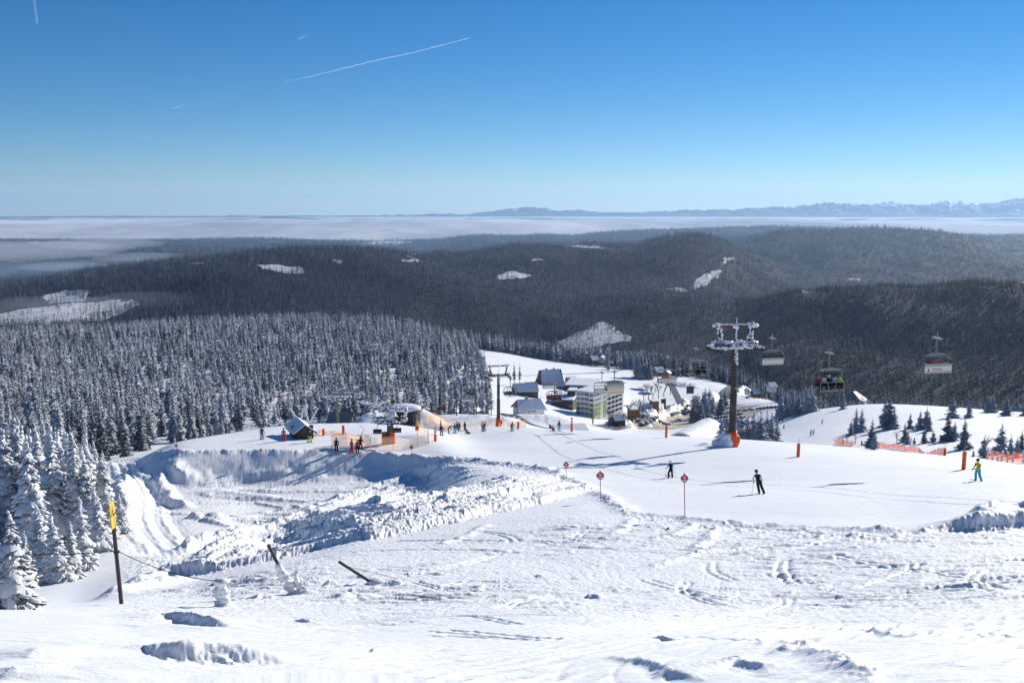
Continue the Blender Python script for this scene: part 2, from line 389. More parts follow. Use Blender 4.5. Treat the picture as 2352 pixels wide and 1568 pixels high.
# ---------------------------------------------------------------- tagging
def tag(o, label=None, cat=None, group=None, kind=None):
    if label: o['label'] = label
    if cat: o['category'] = cat
    if group: o['group'] = group
    if kind: o['kind'] = kind
    return o
def empty(name, loc, rz=0.0, rx=0.0, ry=0.0, s=1.0):
    o = bpy.data.objects.new(name, None); COL.objects.link(o)
    o.location = loc; o.rotation_euler = (rx, ry, rz); o.scale = (s, s, s); o.empty_display_size = .2
    return o
def copy_tree(o, parent=None):
    c = o.copy(); COL.objects.link(c)
    if parent: c.parent = parent
    for ch in list(o.children): copy_tree(ch, c)
    return c
# ---------------------------------------------------------------- mesh collector
class MB:
    def __init__(s): s.v = []; s.f = []; s.m = []
    def add(s, vs, fs, mi=0, M=None):
        b = len(s.v)
        s.v += [tuple(M @ Vector(p)) for p in vs] if M is not None else [tuple(p) for p in vs]
        for f in fs: s.f.append(tuple(b + i for i in f)); s.m.append(mi)
        return s
    def box(s, c, d, mi=0, M=None, taper=1.0, rz=0.0):
        x, y, z = d[0] / 2, d[1] / 2, d[2] / 2; t = taper
        vs = [(-x,-y,-z),(x,-y,-z),(x,y,-z),(-x,y,-z),(-x*t,-y*t,z),(x*t,-y*t,z),(x*t,y*t,z),(-x*t,y*t,z)]
        R = Matrix.Translation(c) @ Matrix.Rotation(rz, 4, 'Z')
        if M is not None: R = M @ R
        return s.add(vs, [(3,2,1,0),(4,5,6,7),(0,1,5,4),(1,2,6,5),(2,3,7,6),(3,0,4,7)], mi, R)
    def tube(s, pts, rad, n=8, mi=0, cap=True, M=None):
        pts = [Vector(p) for p in pts]
        if not hasattr(rad, '__len__'): rad = [rad] * len(pts)
        vs = []; fs = []; prev = None
        for i, p in enumerate(pts):
            t = (pts[min(i + 1, len(pts) - 1)] - pts[max(i - 1, 0)]).normalized()
            a = prev if prev is not None else (Vector((0, 0, 1)) if abs(t.z) < .9 else Vector((1, 0, 0)))
            e1 = (a - t * a.dot(t)).normalized(); e2 = t.cross(e1); prev = e1
            for k in range(n):
                q = 2 * PI * k / n
                vs.append(p + (e1 * math.cos(q) + e2 * math.sin(q)) * rad[i])
        for i in range(len(pts) - 1):
            for k in range(n):
                a = i * n + k; b = i * n + (k + 1) % n
                fs.append((a, b, b + n, a + n))
        if cap:
            fs.append(tuple(range(n - 1, -1, -1))); fs.append(tuple((len(pts) - 1) * n + k for k in range(n)))
        return s.add(vs, fs, mi, M)
    def lump(s, c, rad, seed=0, amt=.25, nu=8, nv=6, mi=0, M=None):
        rx, ry, rz = rad; vs = [(c[0], c[1], c[2] - rz)]; rr = random.Random(seed)
        for j in range(1, nv):
            th = PI * j / nv
            for i in range(nu):
                ph = 2 * PI * i / nu; k = 1 + rr.uniform(-amt, amt)
                vs.append((c[0] + rx * k * math.sin(th) * math.cos(ph), c[1] + ry * k * math.sin(th) * math.sin(ph), c[2] - rz * math.cos(th) * k))
        vs.append((c[0], c[1], c[2] + rz)); fs = []
        for i in range(nu): fs.append((0, 1 + (i + 1) % nu, 1 + i))
        for j in range(nv - 2):
            for i in range(nu):
                a = 1 + j * nu + i; b = 1 + j * nu + (i + 1) % nu
                fs.append((a, b, b + nu, a + nu))
        t = len(vs) - 1; o = 1 + (nv - 2) * nu
        for i in range(nu): fs.append((o + i, o + (i + 1) % nu, t))
        return s.add(vs, fs, mi, M)
    def prism(s, poly, a, b, axis='y', mi=0, M=None):
        """polygon in the plane across `axis`, extruded from a to b"""
        def P(p, t):
            return (p[0], t, p[1]) if axis == 'y' else ((t, p[0], p[1]) if axis == 'x' else (p[0], p[1], t))
        n = len(poly); vs = [P(p, a) for p in poly] + [P(p, b) for p in poly]
        fs = [tuple(range(n)), tuple(range(2 * n - 1, n - 1, -1))]
        for i in range(n): j = (i + 1) % n; fs.append((i, i + n, j + n, j))
        return s.add(vs, fs, mi, M)
    def build(s, name, mats, parent=None, smooth=False, fix=True):
        me = bpy.data.meshes.new(name); me.from_pydata([tuple(p) for p in s.v], [], s.f)
        if not isinstance(mats, (list, tuple)): mats = [mats]
        for m in mats: me.materials.append(m)
        me.polygons.foreach_set('material_index', s.m)
        if smooth: me.polygons.foreach_set('use_smooth', [True] * len(s.f))
        if fix:
            bm = bmesh.new(); bm.from_mesh(me); bmesh.ops.recalc_face_normals(bm, faces=bm.faces); bm.to_mesh(me); bm.free()
        me.update()
        o = bpy.data.objects.new(name, me); COL.objects.link(o)
        if parent is not None: o.parent = parent
        return o
def np_mesh(name, V, Q, mat, smooth=True, attrs=None, kind='structure'):
    me = bpy.data.meshes.new(name)
    nq = len(Q); k = Q.shape[1]
    me.vertices.add(len(V)); me.loops.add(nq * k); me.polygons.add(nq)
    me.vertices.foreach_set('co', V.astype(np.float32).ravel())
    me.loops.foreach_set('vertex_index', Q.astype(np.int32).ravel())
    me.polygons.foreach_set('loop_start', np.arange(nq, dtype=np.int32) * k)
    me.polygons.foreach_set('loop_total', np.full(nq, k, np.int32))
    if smooth: me.polygons.foreach_set('use_smooth', np.ones(nq, bool))
    me.update(calc_edges=True)
    for nm, a in (attrs or {}).items():
        at = me.attributes.new(nm, 'FLOAT', 'POINT'); at.data.foreach_set('value', a.astype(np.float32).ravel())
    for m in (mat if isinstance(mat, (list, tuple)) else [mat]): me.materials.append(m)
    o = bpy.data.objects.new(name, me); COL.objects.link(o)
    if kind: o['kind'] = kind
    return o
def grid_faces(nr, nc):
    i = np.arange(nr - 1)[:, None] * nc + np.arange(nc - 1)[None]
    i = i.ravel()
    return np.stack([i, i + 1, i + nc + 1, i + nc], 1)
# ---------------------------------------------------------------- materials
class N:
    def __init__(s, name):
        s.m = bpy.data.materials.new(name); s.m.use_nodes = True; s.t = s.m.node_tree; s.t.nodes.clear()
        s.out = s.t.nodes.new('ShaderNodeOutputMaterial')
    def n(s, typ, **kw):
        nd = s.t.nodes.new('ShaderNode' + typ)
        for k, v in kw.items():
            if k in nd.inputs: nd.inputs[k].default_value = v
            else: setattr(nd, k, v)
        return nd
    def l(s, a, b): s.t.links.new(a, b)
    def math(s, op, a, b=None, clamp=False):
        nd = s.t.nodes.new('ShaderNodeMath'); nd.operation = op; nd.use_clamp = clamp
        for i, q in enumerate((a, b)):
            if q is None: continue
            if hasattr(q, 'links'): s.l(q, nd.inputs[i])
            else: nd.inputs[i].default_value = q
        return nd.outputs[0]
    def mapr(s, x, a, b, c=0.0, d=1.0):
        nd = s.t.nodes.new('ShaderNodeMapRange'); nd.clamp = True
        nd.inputs[1].default_value = a; nd.inputs[2].default_value = b; nd.inputs[3].default_value = c; nd.inputs[4].default_value = d
        s.l(x, nd.inputs[0]); return nd.outputs[0]
    def mix(s, f, a, b):
        nd = s.t.nodes.new('ShaderNodeMix'); nd.data_type = 'RGBA'
        if hasattr(f, 'links'): s.l(f, nd.inputs[0])
        else: nd.inputs[0].default_value = f
        for i, q in ((6, a), (7, b)):
            if hasattr(q, 'links'): s.l(q, nd.inputs[i])
            else: nd.inputs[i].default_value = (*q, 1) if len(q) == 3 else q
        return nd.outputs[2]
    def noise(s, scale, detail=3, rough=.5, vec=None, dist=0.0):
        nd = s.n('TexNoise'); nd.inputs['Scale'].default_value = scale; nd.inputs['Detail'].default_value = detail
        nd.inputs['Roughness'].default_value = rough; nd.inputs['Distortion'].default_value = dist
        if vec is not None: s.l(vec, nd.inputs['Vector'])
        return nd.outputs['Fac']
    def coord(s, which='Object', scale=None, rot=None):
        tc = s.n('TexCoord').outputs[which]
        if scale or rot:
            mp = s.n('Mapping'); s.l(tc, mp.inputs['Vector'])
            if scale: mp.inputs['Scale'].default_value = scale
            if rot: mp.inputs['Rotation'].default_value = rot
            return mp.outputs[0]
        return tc
    def bump(s, h, strength=.5, dist=.05, prev=None):
        b = s.n('Bump'); b.inputs['Strength'].default_value = strength; b.inputs['Distance'].default_value = dist
        s.l(h, b.inputs['Height'])
        if prev is not None: s.l(prev, b.inputs['Normal'])
        return b.outputs[0]
    def bsdf(s, col, rough=.6, metal=0.0, normal=None, spec=.5, **kw):
        b = s.n('BsdfPrincipled')
        if hasattr(col, 'links'): s.l(col, b.inputs['Base Color'])
        else: b.inputs['Base Color'].default_value = (*col, 1)
        if hasattr(rough, 'links'): s.l(rough, b.inputs['Roughness'])
        else: b.inputs['Roughness'].default_value = rough
        b.inputs['Metallic'].default_value = metal; b.inputs['Specular IOR Level'].default_value = spec
        for k, v in kw.items(): b.inputs[k].default_value = v
        if normal is not None: s.l(normal, b.inputs['Normal'])
        s.l(b.outputs[0], s.out.inputs[0]); s.b = b
        return s.m
_MC = {}
def paint(name, col, rough=.55, metal=0.0, var=.12, nscale=3.0, bump=.15, spec=.4):
    if name in _MC: return _MC[name]
    m = N(name); c = m.coord('Object')
    n = m.noise(nscale, 4, .6, c)
    dark = tuple(q * (1 - var) for q in col); lite = tuple(min(1, q * (1 + var)) for q in col)
    _MC[name] = m.bsdf(m.mix(n, dark, lite), rough, metal, m.bump(m.noise(nscale * 8, 3, .6, c), bump, .02), spec)
    return _MC[name]
SNOWC = (.80, .83, .88)
def make_snow(name, mode='slope'):
    m = N(name); c = m.coord('Object')
    cl = m.noise(.06, 3, .5, c)
    col = m.mix(m.mapr(cl, .3, .7), (.84, .87, .92), (.90, .92, .95))
    if mode == 'slope':
        fine = m.noise(9.0, 5, .65, c)
        st = m.noise(1.0, 5, .65, m.coord('Object', (1.1, 5.5, 1.0), (0, 0, .3)))
        grit = m.noise(42.0, 2, .5, c)
        b1 = m.bump(st, .42, .06); b2 = m.bump(fine, .38, .03, b1); b3 = m.bump(grit, .4, .008, b2)
        m.bsdf(col, .55, 0, b3, .3)
    elif mode == 'valley':
        b1 = m.bump(m.noise(.25, 5, .6, m.coord('Object', (.5, 2.2, 1), (0, 0, -.12))), .5, .8)
        m.bsdf(col, .6, 0, b1, .25)
    else:                                         # rime and packed snow on things
        b1 = m.bump(m.noise(9, 5, .7, c), .7, .08)
        m.bsdf(col, .6, 0, b1, .25)
    return m.m
M_SNOW = make_snow('piste_snow'); M_VSNOW = make_snow('valley_snow', 'valley'); M_RIME = make_snow('rime_snow', 'rime')
def make_hill(name):
    m = N(name); c = m.coord('Object')
    at = m.n('Attribute'); at.attribute_name = 'forest'
    f = at.outputs['Fac']
    n = m.mapr(m.noise(.035, 6, .75, c), .35, .6); n2 = m.noise(.10, 5, .7, c)
    wood = m.mix(m.mapr(n2, .35, .7), (.007, .013, .018), (.035, .048, .062))  # snowy ground; canopy cover and the shade under it put into this dark tone
    snow = m.mix(n, (.42, .46, .52), (.78, .80, .84))
    fac = m.mapr(m.math('ADD', f, m.math('MULTIPLY', m.math('SUBTRACT', n2, .5), .8)), .10, .42)
    m.bsdf(m.mix(fac, snow, wood), .9, 0, m.bump(m.noise(.12, 4, .8, c), .8, 6.0), .1)
    return m.m
M_HILL = make_hill('wooded_hill')
def make_needles(name, snow_lo, snow_hi, green=(.018, .030, .022), frost=(.62, .66, .72), nsc=1.6):
    m = N(name); c = m.coord('Object'); g = m.n('NewGeometry')
    sp = m.n('SeparateXYZ'); m.l(g.outputs['Normal'], sp.inputs[0])
    oi = m.n('ObjectInfo')
    n = m.noise(nsc, 4, .7, c)
    x = m.math('ADD', sp.outputs['Z'], m.math('MULTIPLY', m.math('SUBTRACT', n, .5), 1.9))
    x = m.math('ADD', x, m.math('MULTIPLY', m.math('SUBTRACT', oi.outputs['Random'], .5), .75))
    fac = m.mapr(x, snow_lo, snow_hi)
    gr = m.mix(m.noise(nsc * 3, 2, .5, c), tuple(q * .6 for q in green), tuple(q * 1.5 for q in green))
    m.bsdf(m.mix(fac, gr, frost), .8, 0, m.bump(m.noise(nsc * 5, 3, .7, c), .5, .06), .15)
    return m.m
M_LADEN = make_needles('snow_laden_branches', -.60, -.05, frost=(.80, .82, .86))
M_MIDN = make_needles('frosted_branches', .38, .95, frost=(.70, .73, .78), green=(.012, .020, .016))
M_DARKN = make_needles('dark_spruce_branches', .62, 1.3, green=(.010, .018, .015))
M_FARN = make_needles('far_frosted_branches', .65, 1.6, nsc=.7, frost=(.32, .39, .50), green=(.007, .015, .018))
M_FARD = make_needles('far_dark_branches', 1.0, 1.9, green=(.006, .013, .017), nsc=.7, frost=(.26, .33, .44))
M_BLACKN = make_needles('bare_shade_toned_branches', 1.5, 2.4, green=(.004, .009, .015), nsc=.9, frost=(.12, .16, .23))  # hardly any frost; the slope's shade is also put into these near-black tones
M_BARK = paint('spruce_bark', (.07, .052, .042), .9, var=.4, nscale=6)
# ---------------------------------------------------------------- terrain sheets
def az_columns(dense, step):
    a = np.arange(-dense, dense + 1e-9, step)
    side = np.linspace(dense + step * 8, 77, 46)
    return np.radians(np.concatenate([-side[::-1], a, side]))
AZC = az_columns(29.6, .052)
CLEAR = [ # (polygon in picture units) open snowfields among the woods
 [(0,712),(60,704),(150,690),(300,682),(320,690),(270,708),(200,722),(215,736),(110,742),(0,744)],
 [(95,672),(150,662),(205,668),(195,686),(110,690)], [(590,612),(640,604),(690,612),(702,628),(650,626),(600,622)],
 [(918,598),(962,595),(966,601),(925,603)], [(1132,632),(1180,624),(1230,630),(1205,640),(1150,642)],
 [(1262,566),(1320,562),(1372,568),(1402,576),(1350,574)], [(1222,594),(1248,596),(1246,600),(1222,599)],
 [(1525,662),(1560,658),(1580,668),(1560,671)], [(1600,640),(1640,620),(1660,624),(1625,655),(1590,668)],
 [(1655,603),(1685,594),(1690,600),(1665,612)],[(1838,670),(1880,668),(1885,682),(1845,690)],[(1948,632),(1978,630),(1980,640),(1950,640)],
 [(2080,672),(2130,668),(2128,678),(2085,680)],[(2325,648),(2380,640),(2380,656),(2340,657)],
 [(1388,748),(1402,757),(1450,788),(1446,800),(1296,800),(1280,788),(1308,777),(1352,765)],
 [(430,606),(470,600),(475,606),(440,612)],
 
 [(930,583),(985,580),(1000,586),(940,590)],
 [(300,548),(420,546),(430,551),(310,552)],[(60,566),(90,563),(92,568),(64,570)],[(820,556),(900,552),(960,556),(900,562),(830,562)],
 [(1330,775),(1350,772),(1352,790),(1332,792)],[(760,606),(770,600),(790,610),(780,616)],
 ]
def in_poly(u, v, P):
    c = np.zeros(u.shape, bool); n = len(P)
    for i in range(n):
        x1, y1 = P[i]; x2, y2 = P[i - 1]
        if y1 == y2: continue
        c ^= ((y1 > v) != (y2 > v)) & (u < (x2 - x1) * (v - y1) / (y2 - y1) + x1)
    return c
# far field: the open field right of the near forest
def forest_mask(x, y, z):
    """1 where the woods grow (beyond 250 m)"""
    r = np.hypot(x, y); u, v = proj(x, y, z)
    ju = u + 9 * fbm(x / 60, y / 60, 301, 3, .7); jv = v + 5.0 * fbm(x / 50, y / 50, 303, 3, .7)
    f = np.ones_like(r)
    for P in CLEAR: f[in_poly(ju, jv, P)] = 0
    near = r < 1060
    # near wood on the left: its lower edge and its right-hand edge
    edge_r = np.interp(u, [-400,0,250,400,600,740,900,1000,1080], [200,200,225,285,335,350,365,390,430])
    edge_u = np.interp(r, [300,430,560,700,830,960,1100], [1075,1118,1128,1124,1100,1068,1050])
    nf = (r > edge_r) & (u < edge_u)
    # belt of trees along the far edge of the open field, and the ground behind it
    belt = (u > 1040) & (u < 1800) & (r > 955)
    rightw = (u > 1500) & (r > 800) & (u >= 1715) | (u > 1780) & (r > 640)
    f = np.where(near, np.where(nf | belt | rightw, f, 0), f)
    f = np.where((r > 1060) & (r < 1080) & (u > 1240) & (u < 1262), 0, f)
    return f
def build_terrain():
    az = AZC; nc = len(az)
    Rc = crest_r(az) * 1.03
    Rc[:] = np.convolve(np.pad(Rc, 12, mode='edge'), np.ones(25) / 25, 'valid')
    def sheet(name, Ra, Rb, ts, mat, forest=False):
        ts = np.asarray(ts)
        R = Ra[None] * (Rb / Ra)[None] ** ts[:, None]
        X = (R * np.sin(az)[None]).ravel(); Y = (R * np.cos(az)[None]).ravel()
        Z = base_h(X, Y); Z = Z + detail(X, Y, Z)
        at = None
        if forest:
            rr = np.hypot(X, Y)
            at = {'forest': forest_mask(X, Y, Z)}
            Z = Z + undul(X, Y)
        return np_mesh(name, np.stack([X, Y, Z], 1), grid_faces(len(ts), nc), mat, True, at)
    one = np.ones(nc)
    lnR = math.log(165 / .8); t8 = math.log(9.0 / .8) / lnR
    ts = np.concatenate([np.linspace(0, t8, 26)[:-1], np.linspace(t8, 1, 900)])
    sheet('ski_slope', one * .8, Rc, ts, M_SNOW)
    sheet('valley_ground', Rc, one * 1100., np.linspace(0, 1, 330), M_VSNOW)
    sheet('forested_hills', one * 1100., one * 3900., np.linspace(0, 1, 330), M_HILL, True)
    sheet('distant_hills', one * 3900., one * 16500., np.linspace(0, 1, 200), M_HILL, True)
build_terrain()
# ---------------------------------------------------------------- spruces
def spruce_mesh(name, h, R, whorls, per, segs, mat, seed, droop=.55, base=.06, wid=.34, pads=0.0, top=.0, ragged=.25):
    """crown mesh of a spruce: whorls of drooping tent-shaped fronds around the stem"""
    rr = random.Random(seed); V = []; Fc = []
    for i in range(whorls):
        t = i / (whorls - 1)
        z0 = h * (base + (1 - base) * (t ** .92))
        prof = (1 - t) ** .78 * (.80 + .2 * math.sin(t * 19 + seed)) if t < .97 else .03
        L0 = R * max(prof, .045)
        if t < .12: L0 *= .78 + 1.8 * t
        n = max(4, int(per * (.55 + .45 * (1 - t))))
        ph0 = rr.uniform(0, 6.28)
        for k in range(n):
            ph = ph0 + 2 * PI * (k + rr.uniform(-.32, .32)) / n
            L = L0 * rr.uniform(1 - ragged * 1.3, 1 + ragged * .7)
            W = L * wid * rr.uniform(.75, 1.3) + .04 * R
            dr = droop * rr.uniform(.6, 1.4) * (1 - .35 * t)
            zz = z0 + rr.uniform(-.5, .5) * h / whorls
            ca, sa = math.cos(ph), math.sin(ph); b = len(V)
            for s in range(segs + 1):
                q = s / segs
                rad = L * q; z = zz + L * (.10 * q - dr * q ** 1.7) + (.10 * L * q ** 5)
                w_ = W * (math.sin(PI * min(1, q * .85 + .12)) ** .8) * (1 + rr.uniform(-.3, .3))
                if s == segs: w_ *= .25
                lift = pads * L * .10 * math.sin(PI * q) * rr.uniform(.5, 1.5)
                hang = .42 * w_ + .05 * L * rr.random()
                j1, j2 = rr.uniform(-.12, .12) * L / segs * 2, rr.uniform(-.12, .12) * L / segs * 2
                V.append((rad * ca, rad * sa, z + lift))
                V.append(((rad + j1) * ca - w_ * sa, (rad + j1) * sa + w_ * ca, z - hang))
                V.append(((rad + j2) * ca + w_ * sa, (rad + j2) * sa - w_ * ca, z - hang * rr.uniform(.6, 1.3)))
            for s in range(segs):
                a = b + 3 * s; c = a + 3
                Fc.append((a, c, c + 1, a + 1)); Fc.append((a, a + 2, c + 2, c))
    b = len(V); V += [(0, 0, h * 1.035), (.035 * R, 0, h * .93), (-.02 * R, .03 * R, h * .93), (-.02 * R, -.03 * R, h * .93)]
    Fc += [(b, b + 1, b + 2), (b, b + 2, b + 3), (b, b + 3, b + 1)]
    if pads > 0:                                        # rounded snow pads lying on the boughs
        mb = MB(); mb.v = V; mb.f = Fc; mb.m = [0] * len(Fc)
        for i in range(int(150 * pads)):
            t = rr.random() ** 1.25; z0 = h * (base + (1 - base) * t)
            L = R * (1 - t) ** .78 * rr.uniform(.35, .92); ph = rr.uniform(0, 6.28)
            a = .17 * R * rr.uniform(.45, 1.1) * (1 - .55 * t) 
            M = Matrix.Translation((L * math.cos(ph), L * math.sin(ph), z0 - L * droop * .42)) @ Matrix.Rotation(ph, 4, 'Z') @ Matrix.Rotation(.42, 4, 'Y')
            mb.lump((0, 0, 0), (a * 1.7, a * .8, a * .55), rr.randint(0, 9999), .28, 7, 5, 0, M)
        for i in range(5):
            mb.lump((rr.uniform(-.05, .05) * R, rr.uniform(-.05, .05) * R, h * (.90 + .033 * i)), (.10 * R * (1 - i * .12), .10 * R * (1 - i * .12), h * .024), i + seed, .3, 7, 5)
        V, Fc = mb.v, mb.f
    me = bpy.data.meshes.new(name); me.from_pydata(V, [], Fc); me.materials.append(mat)
    if pads > 0: me.polygons.foreach_set('use_smooth', [True] * len(Fc))
    me.update(); return me
def trunk_mesh(h, r, seed=0):
    rr = random.Random(seed); mb = MB()
    n = 7; pts = [(rr.uniform(-.01, .01) * h, rr.uniform(-.01, .01) * h, h * (-.08 + 1.0 * i / n)) for i in range(n)]
    mb.tube(pts, [r * (1.25 - .95 * i / n) for i in range(n)], 7)
    me = bpy.data.meshes.new('trunk'); me.from_pydata(mb.v, [], mb.f); me.materials.append(M_BARK); return me
LADEN = [spruce_mesh('crown', 10, 2.35 + .3 * (k % 3), 22 + k % 3, 13, 6, M_LADEN, 100 + k, .85 + .08 * (k % 3), .03, .36, 1.25, ragged=.4) for k in range(5)]
MIDS = [spruce_mesh('crown', 12, 2.6 + .35 * (k % 3), 22, 10, 3, M_MIDN, 200 + k, .62, .05 + .03 * (k % 2), .26, 0, ragged=.3) for k in range(6)]
STEMMY = [spruce_mesh('crown', 14, 1.7, 19, 8, 3, M_MIDN, 260 + k, .62, .36, .28, 0, ragged=.4) for k in range(2)]
DARKS = [spruce_mesh('crown', 9, 2.7 + .35 * (k % 2), 20, 12, 4, make_needles('half_frosted_branches', .22, .95) if k == 0 else bpy.data.materials['half_frosted_branches'], 300 + k, .42, .03, .24, 0, ragged=.3) for k in range(4)]
TRUNKS = [trunk_mesh(10, .16, k) for k in range(2)]
def place_tree(pool, P, h, label, group, cat='spruce tree', href=None, name='spruce_tree', rnd=None, sxy=None):
    rnd = rnd or random
    me = rnd.choice(pool); hr = {id(LADEN): 10, id(MIDS): 12, id(STEMMY): 14, id(DARKS): 9}.get(id(pool), 10)
    e = empty(name, P, rnd.uniform(0, 6.28), rnd.uniform(-.03, .03), rnd.uniform(-.03, .03))
    k = h / hr; w_ = k * (sxy or rnd.uniform(.88, 1.2)); e.scale = (w_, w_, k)
    tag(e, label, cat, group)
    c = bpy.data.objects.new('crown', me); COL.objects.link(c); c.parent = e
    t = bpy.data.objects.new('trunk', rnd.choice(TRUNKS)); COL.objects.link(t); t.parent = e; t.scale = (1, 1, hr / 10)
    return e
TR = random.Random(5)
NTREES = 0
# snow-laden spruces at the left border: (column, row of the foot, row of the top)
LAD = [(92,1330,1158,'tall white spruce with a bent tip in front, beside the smooth chute'),
 (30,1398,1290,'small round-topped white spruce at the very front left corner'),
 (132,1338,1172,'broad white spruce just right of the bent-tipped one'),
 (8,1385,1240,None),(58,1345,1215,None),(165,1330,1195,None),(190,1310,1140,'slim white spruce at the right of the front row'),
 (222,1268,1120,None),(252,1240,1130,'narrow white spruce closest to the yellow sign'),(238,1220,1045,None),(205,1255,1060,None),
 (278,1225,1130,None),(240,1105,1032,'lone white spruce at the bend of the groomed track'),(225,1120,1050,None)]
bk = []
for k in range(64):
    u = TR.uniform(-110, 222); q = TR.random()
    foot = 1300 - 230 * q + TR.uniform(-10, 10) - (0 if u > 20 else 10)
    if foot > 1330 - (u * .4): foot -= 40
    bk.append((u, foot))
bk.sort(key=lambda p: -p[1])
def laden(u, foot, top, lab):
    P = gp(u, foot); x, y, z = P
    d = y * CT - z * ST
    # height so that the tip is seen at row `top`
    zz = z; hgt = (foot - top) * d / F / (CT) * 1.02
    place_tree(LADEN, P - Vector((0, 0, .25)), max(2.5, min(hgt, 15)), lab or 'snow-plastered spruce in the white stand left of the groomed track', 'snow-laden spruces left of the groomed track', rnd=TR)
for u, f, t, lab in LAD: laden(u, f, t, lab); NTREES += 1
for u, f in bk:
    r_ = math.hypot(*gp(u, f)[:2])
    top = f - TR.uniform(9.0, 12.5) * F / r_
    laden(u, f, max(top, 962 + abs(u - 60) * .25 + TR.uniform(0, 40)), None); NTREES += 1
# trees of the lower right slope: (column, foot row, top row)
RIGHT = [(1954,1000,962),(1966,992,935),(1978,992,936),(2000,1030,960),(2008,1032,985),(2029,980,918),(2042,985,905),(2052,985,930),(2036,985,940),
 (2078,1015,968),(2090,985,945),(2084,1020,985),(2112,985,940),(2126,985,932),(2122,1018,972),(2134,990,945),(2143,1015,985),(2176,1012,948),(2192,1012,965),
 (2215,1032,958),(2187,960,905),(2225,960,918),(2272,948,905),(2281,948,908),(2312,955,908),(2298,1040,970),(2320,1045,995),(2335,1050,1000),(2345,1040,985),
 (2258,1052,995),(2236,1048,1028),(1936,940,898),(1926,930,905),(2100,1020,1000),(2352,955,915),(2370,1045,990)]
RL = ['small dark spruce leftmost on the lower right slope','left one of the twin spruces above the slatted orange fence','right one of the twin spruces above the slatted orange fence','dark spruce right behind the end of the orange slatted fence']
for i, (u, f, t) in enumerate(RIGHT):
    P = gp(u, f); hgt = (f - t) * (P.y * CT - P.z * ST) / F / CT
    lab = RL[i] if i < 4 else ('lone spruce standing by itself beside the white ramp' if i == 31 else 'dark frosted spruce scattered over the lower right slope')
    place_tree(DARKS, P - Vector((0, 0, .2)), hgt, lab, 'spruces on the lower right slope', rnd=TR); NTREES += 1
# clump right behind the big lift tower (rises from the hollow beyond the crest)
for i in range(15):
    u = 1655 + i * 8.6 + TR.uniform(-3, 3) + (10 if i > 2 else 0); r_ = TR.uniform(225, 262)
    P = gr(u, r_); top = TR.uniform(938, 972)
    zt = pt(u, top, P.y).z
    place_tree(DARKS if i % 3 else MIDS, P - Vector((0, 0, .3)), max(6, zt - P.z), 'frosted spruce in the clump behind the orange-footed lift tower', 'spruce clump behind the big lift tower', rnd=TR, sxy=None); NTREES += 1
# wood on the slope left of the road bend (right middle) and belt across the open field
def band(n, f, pool, lab, grp):
    global NTREES
    for i in range(n):
        u, r_, hh = f(i)
        place_tree(pool, gr(u, r_) - Vector((0, 0, .3)), hh, lab, grp, rnd=TR); NTREES += 1
band(26, lambda i: (1785 + TR.random() * 85, TR.uniform(420, 480), TR.uniform(9, 13)), DARKS, 'dark spruce in the thicket left of the white ramp', 'thicket left of the white ramp')
band(14, lambda i: (1590 + TR.random() * 75, TR.uniform(640, 760), TR.uniform(14, 19)), DARKS, 'tall spruce in the group above the road bend', 'spruces above the road bend')
for u, f, t in [(1463,868,808),(1475,869,812),(1484,868,818),(1492,870,822),(1470,870,825)]:
    P = gp(u, f); place_tree(DARKS, P, (f - t) * P.y / F, 'spruce in the tight group standing alone in the open snowfield', 'spruce group in the open snowfield', rnd=TR); NTREES += 1
for u, f, t, l in [(1182,890,827,'taller of the two bare-stemmed spruces beside the field'),(1194,888,830,'shorter of the two bare-stemmed spruces beside the field'),(1397,850,818,'single spruce under the crossing ropes on the open field'),(1361,790,770,'lone spruce on the bright triangular meadow')]:
    P = gp(u, f); place_tree(STEMMY if u < 1200 else MIDS, P, (f - t) * P.y / F, l, None, rnd=TR); NTREES += 1
for u, f, t in [(432,1026,998),(446,1024,985),(458,1024,990),(470,1026,992),(480,1024,978),(507,1020,962),(517,1022,975),(410,1030,995),(395,1032,1000),(640,985,930),(615,990,945)]:
    P = gr(u, TR.uniform(285, 310)); place_tree(MIDS, P - Vector((0, 0, .3)), max(4, (f - t) * P.y / F), 'small frosted spruce in the row at the foot of the left piste', 'small spruces at the foot of the left piste', rnd=TR); NTREES += 1
# ---------------------------------------------------------------- woods: nearest trees one by one, the rest as one stuff object
def sample_wood(r0, r1, spacing, seed, az0=-31, az1=31):
    g = np.random.default_rng(seed); A = math.radians(az1 - az0) / 2 * (r1 ** 2 - r0 ** 2)
    n = int(A / spacing ** 2); q = g.random(n)
    r = np.sqrt(r0 ** 2 + q * (r1 ** 2 - r0 ** 2)); a = np.radians(g.uniform(az0, az1, n))
    x, y = r * np.sin(a), r * np.cos(a); z = base_h(x, y)
    z = z + undul(x, y) * (r > 1100)
    m = (forest_mask(x, y, z) > .5) | ((g.random(n) < .20) & (r > 1120))
    m &= ~((r < 1060) & (fbm(x / 22, y / 22, 441, 3) > .5))
    return x[m], y[m], z[m]
def horizon_filter(x, y, z, h):
    """keep what rises above the sight line over nearer ground (with a margin)"""
    az = np.arctan2(x, y); r = np.hypot(x, y)
    ga = np.radians(np.linspace(-33, 33, 400)); gr_ = np.geomspace(60, 14000, 280)
    GA, GR = np.meshgrid(ga, gr_, indexing='ij'); gx, gy = GR * np.sin(GA), GR * np.cos(GA)
    T = (base_h(gx.ravel(), gy.ravel()).reshape(GA.shape)) / GR
    T = np.maximum.accumulate(T, 1)
    i = np.clip(np.searchsorted(ga, az), 0, 399); j = np.clip(np.searchsorted(gr_, r * .97) - 1, 0, 279)
    return (z + h * 1.1) / r > T[i, j] - .0015
x1, y1, z1 = sample_wood(200, 1060, 6.2, 21)
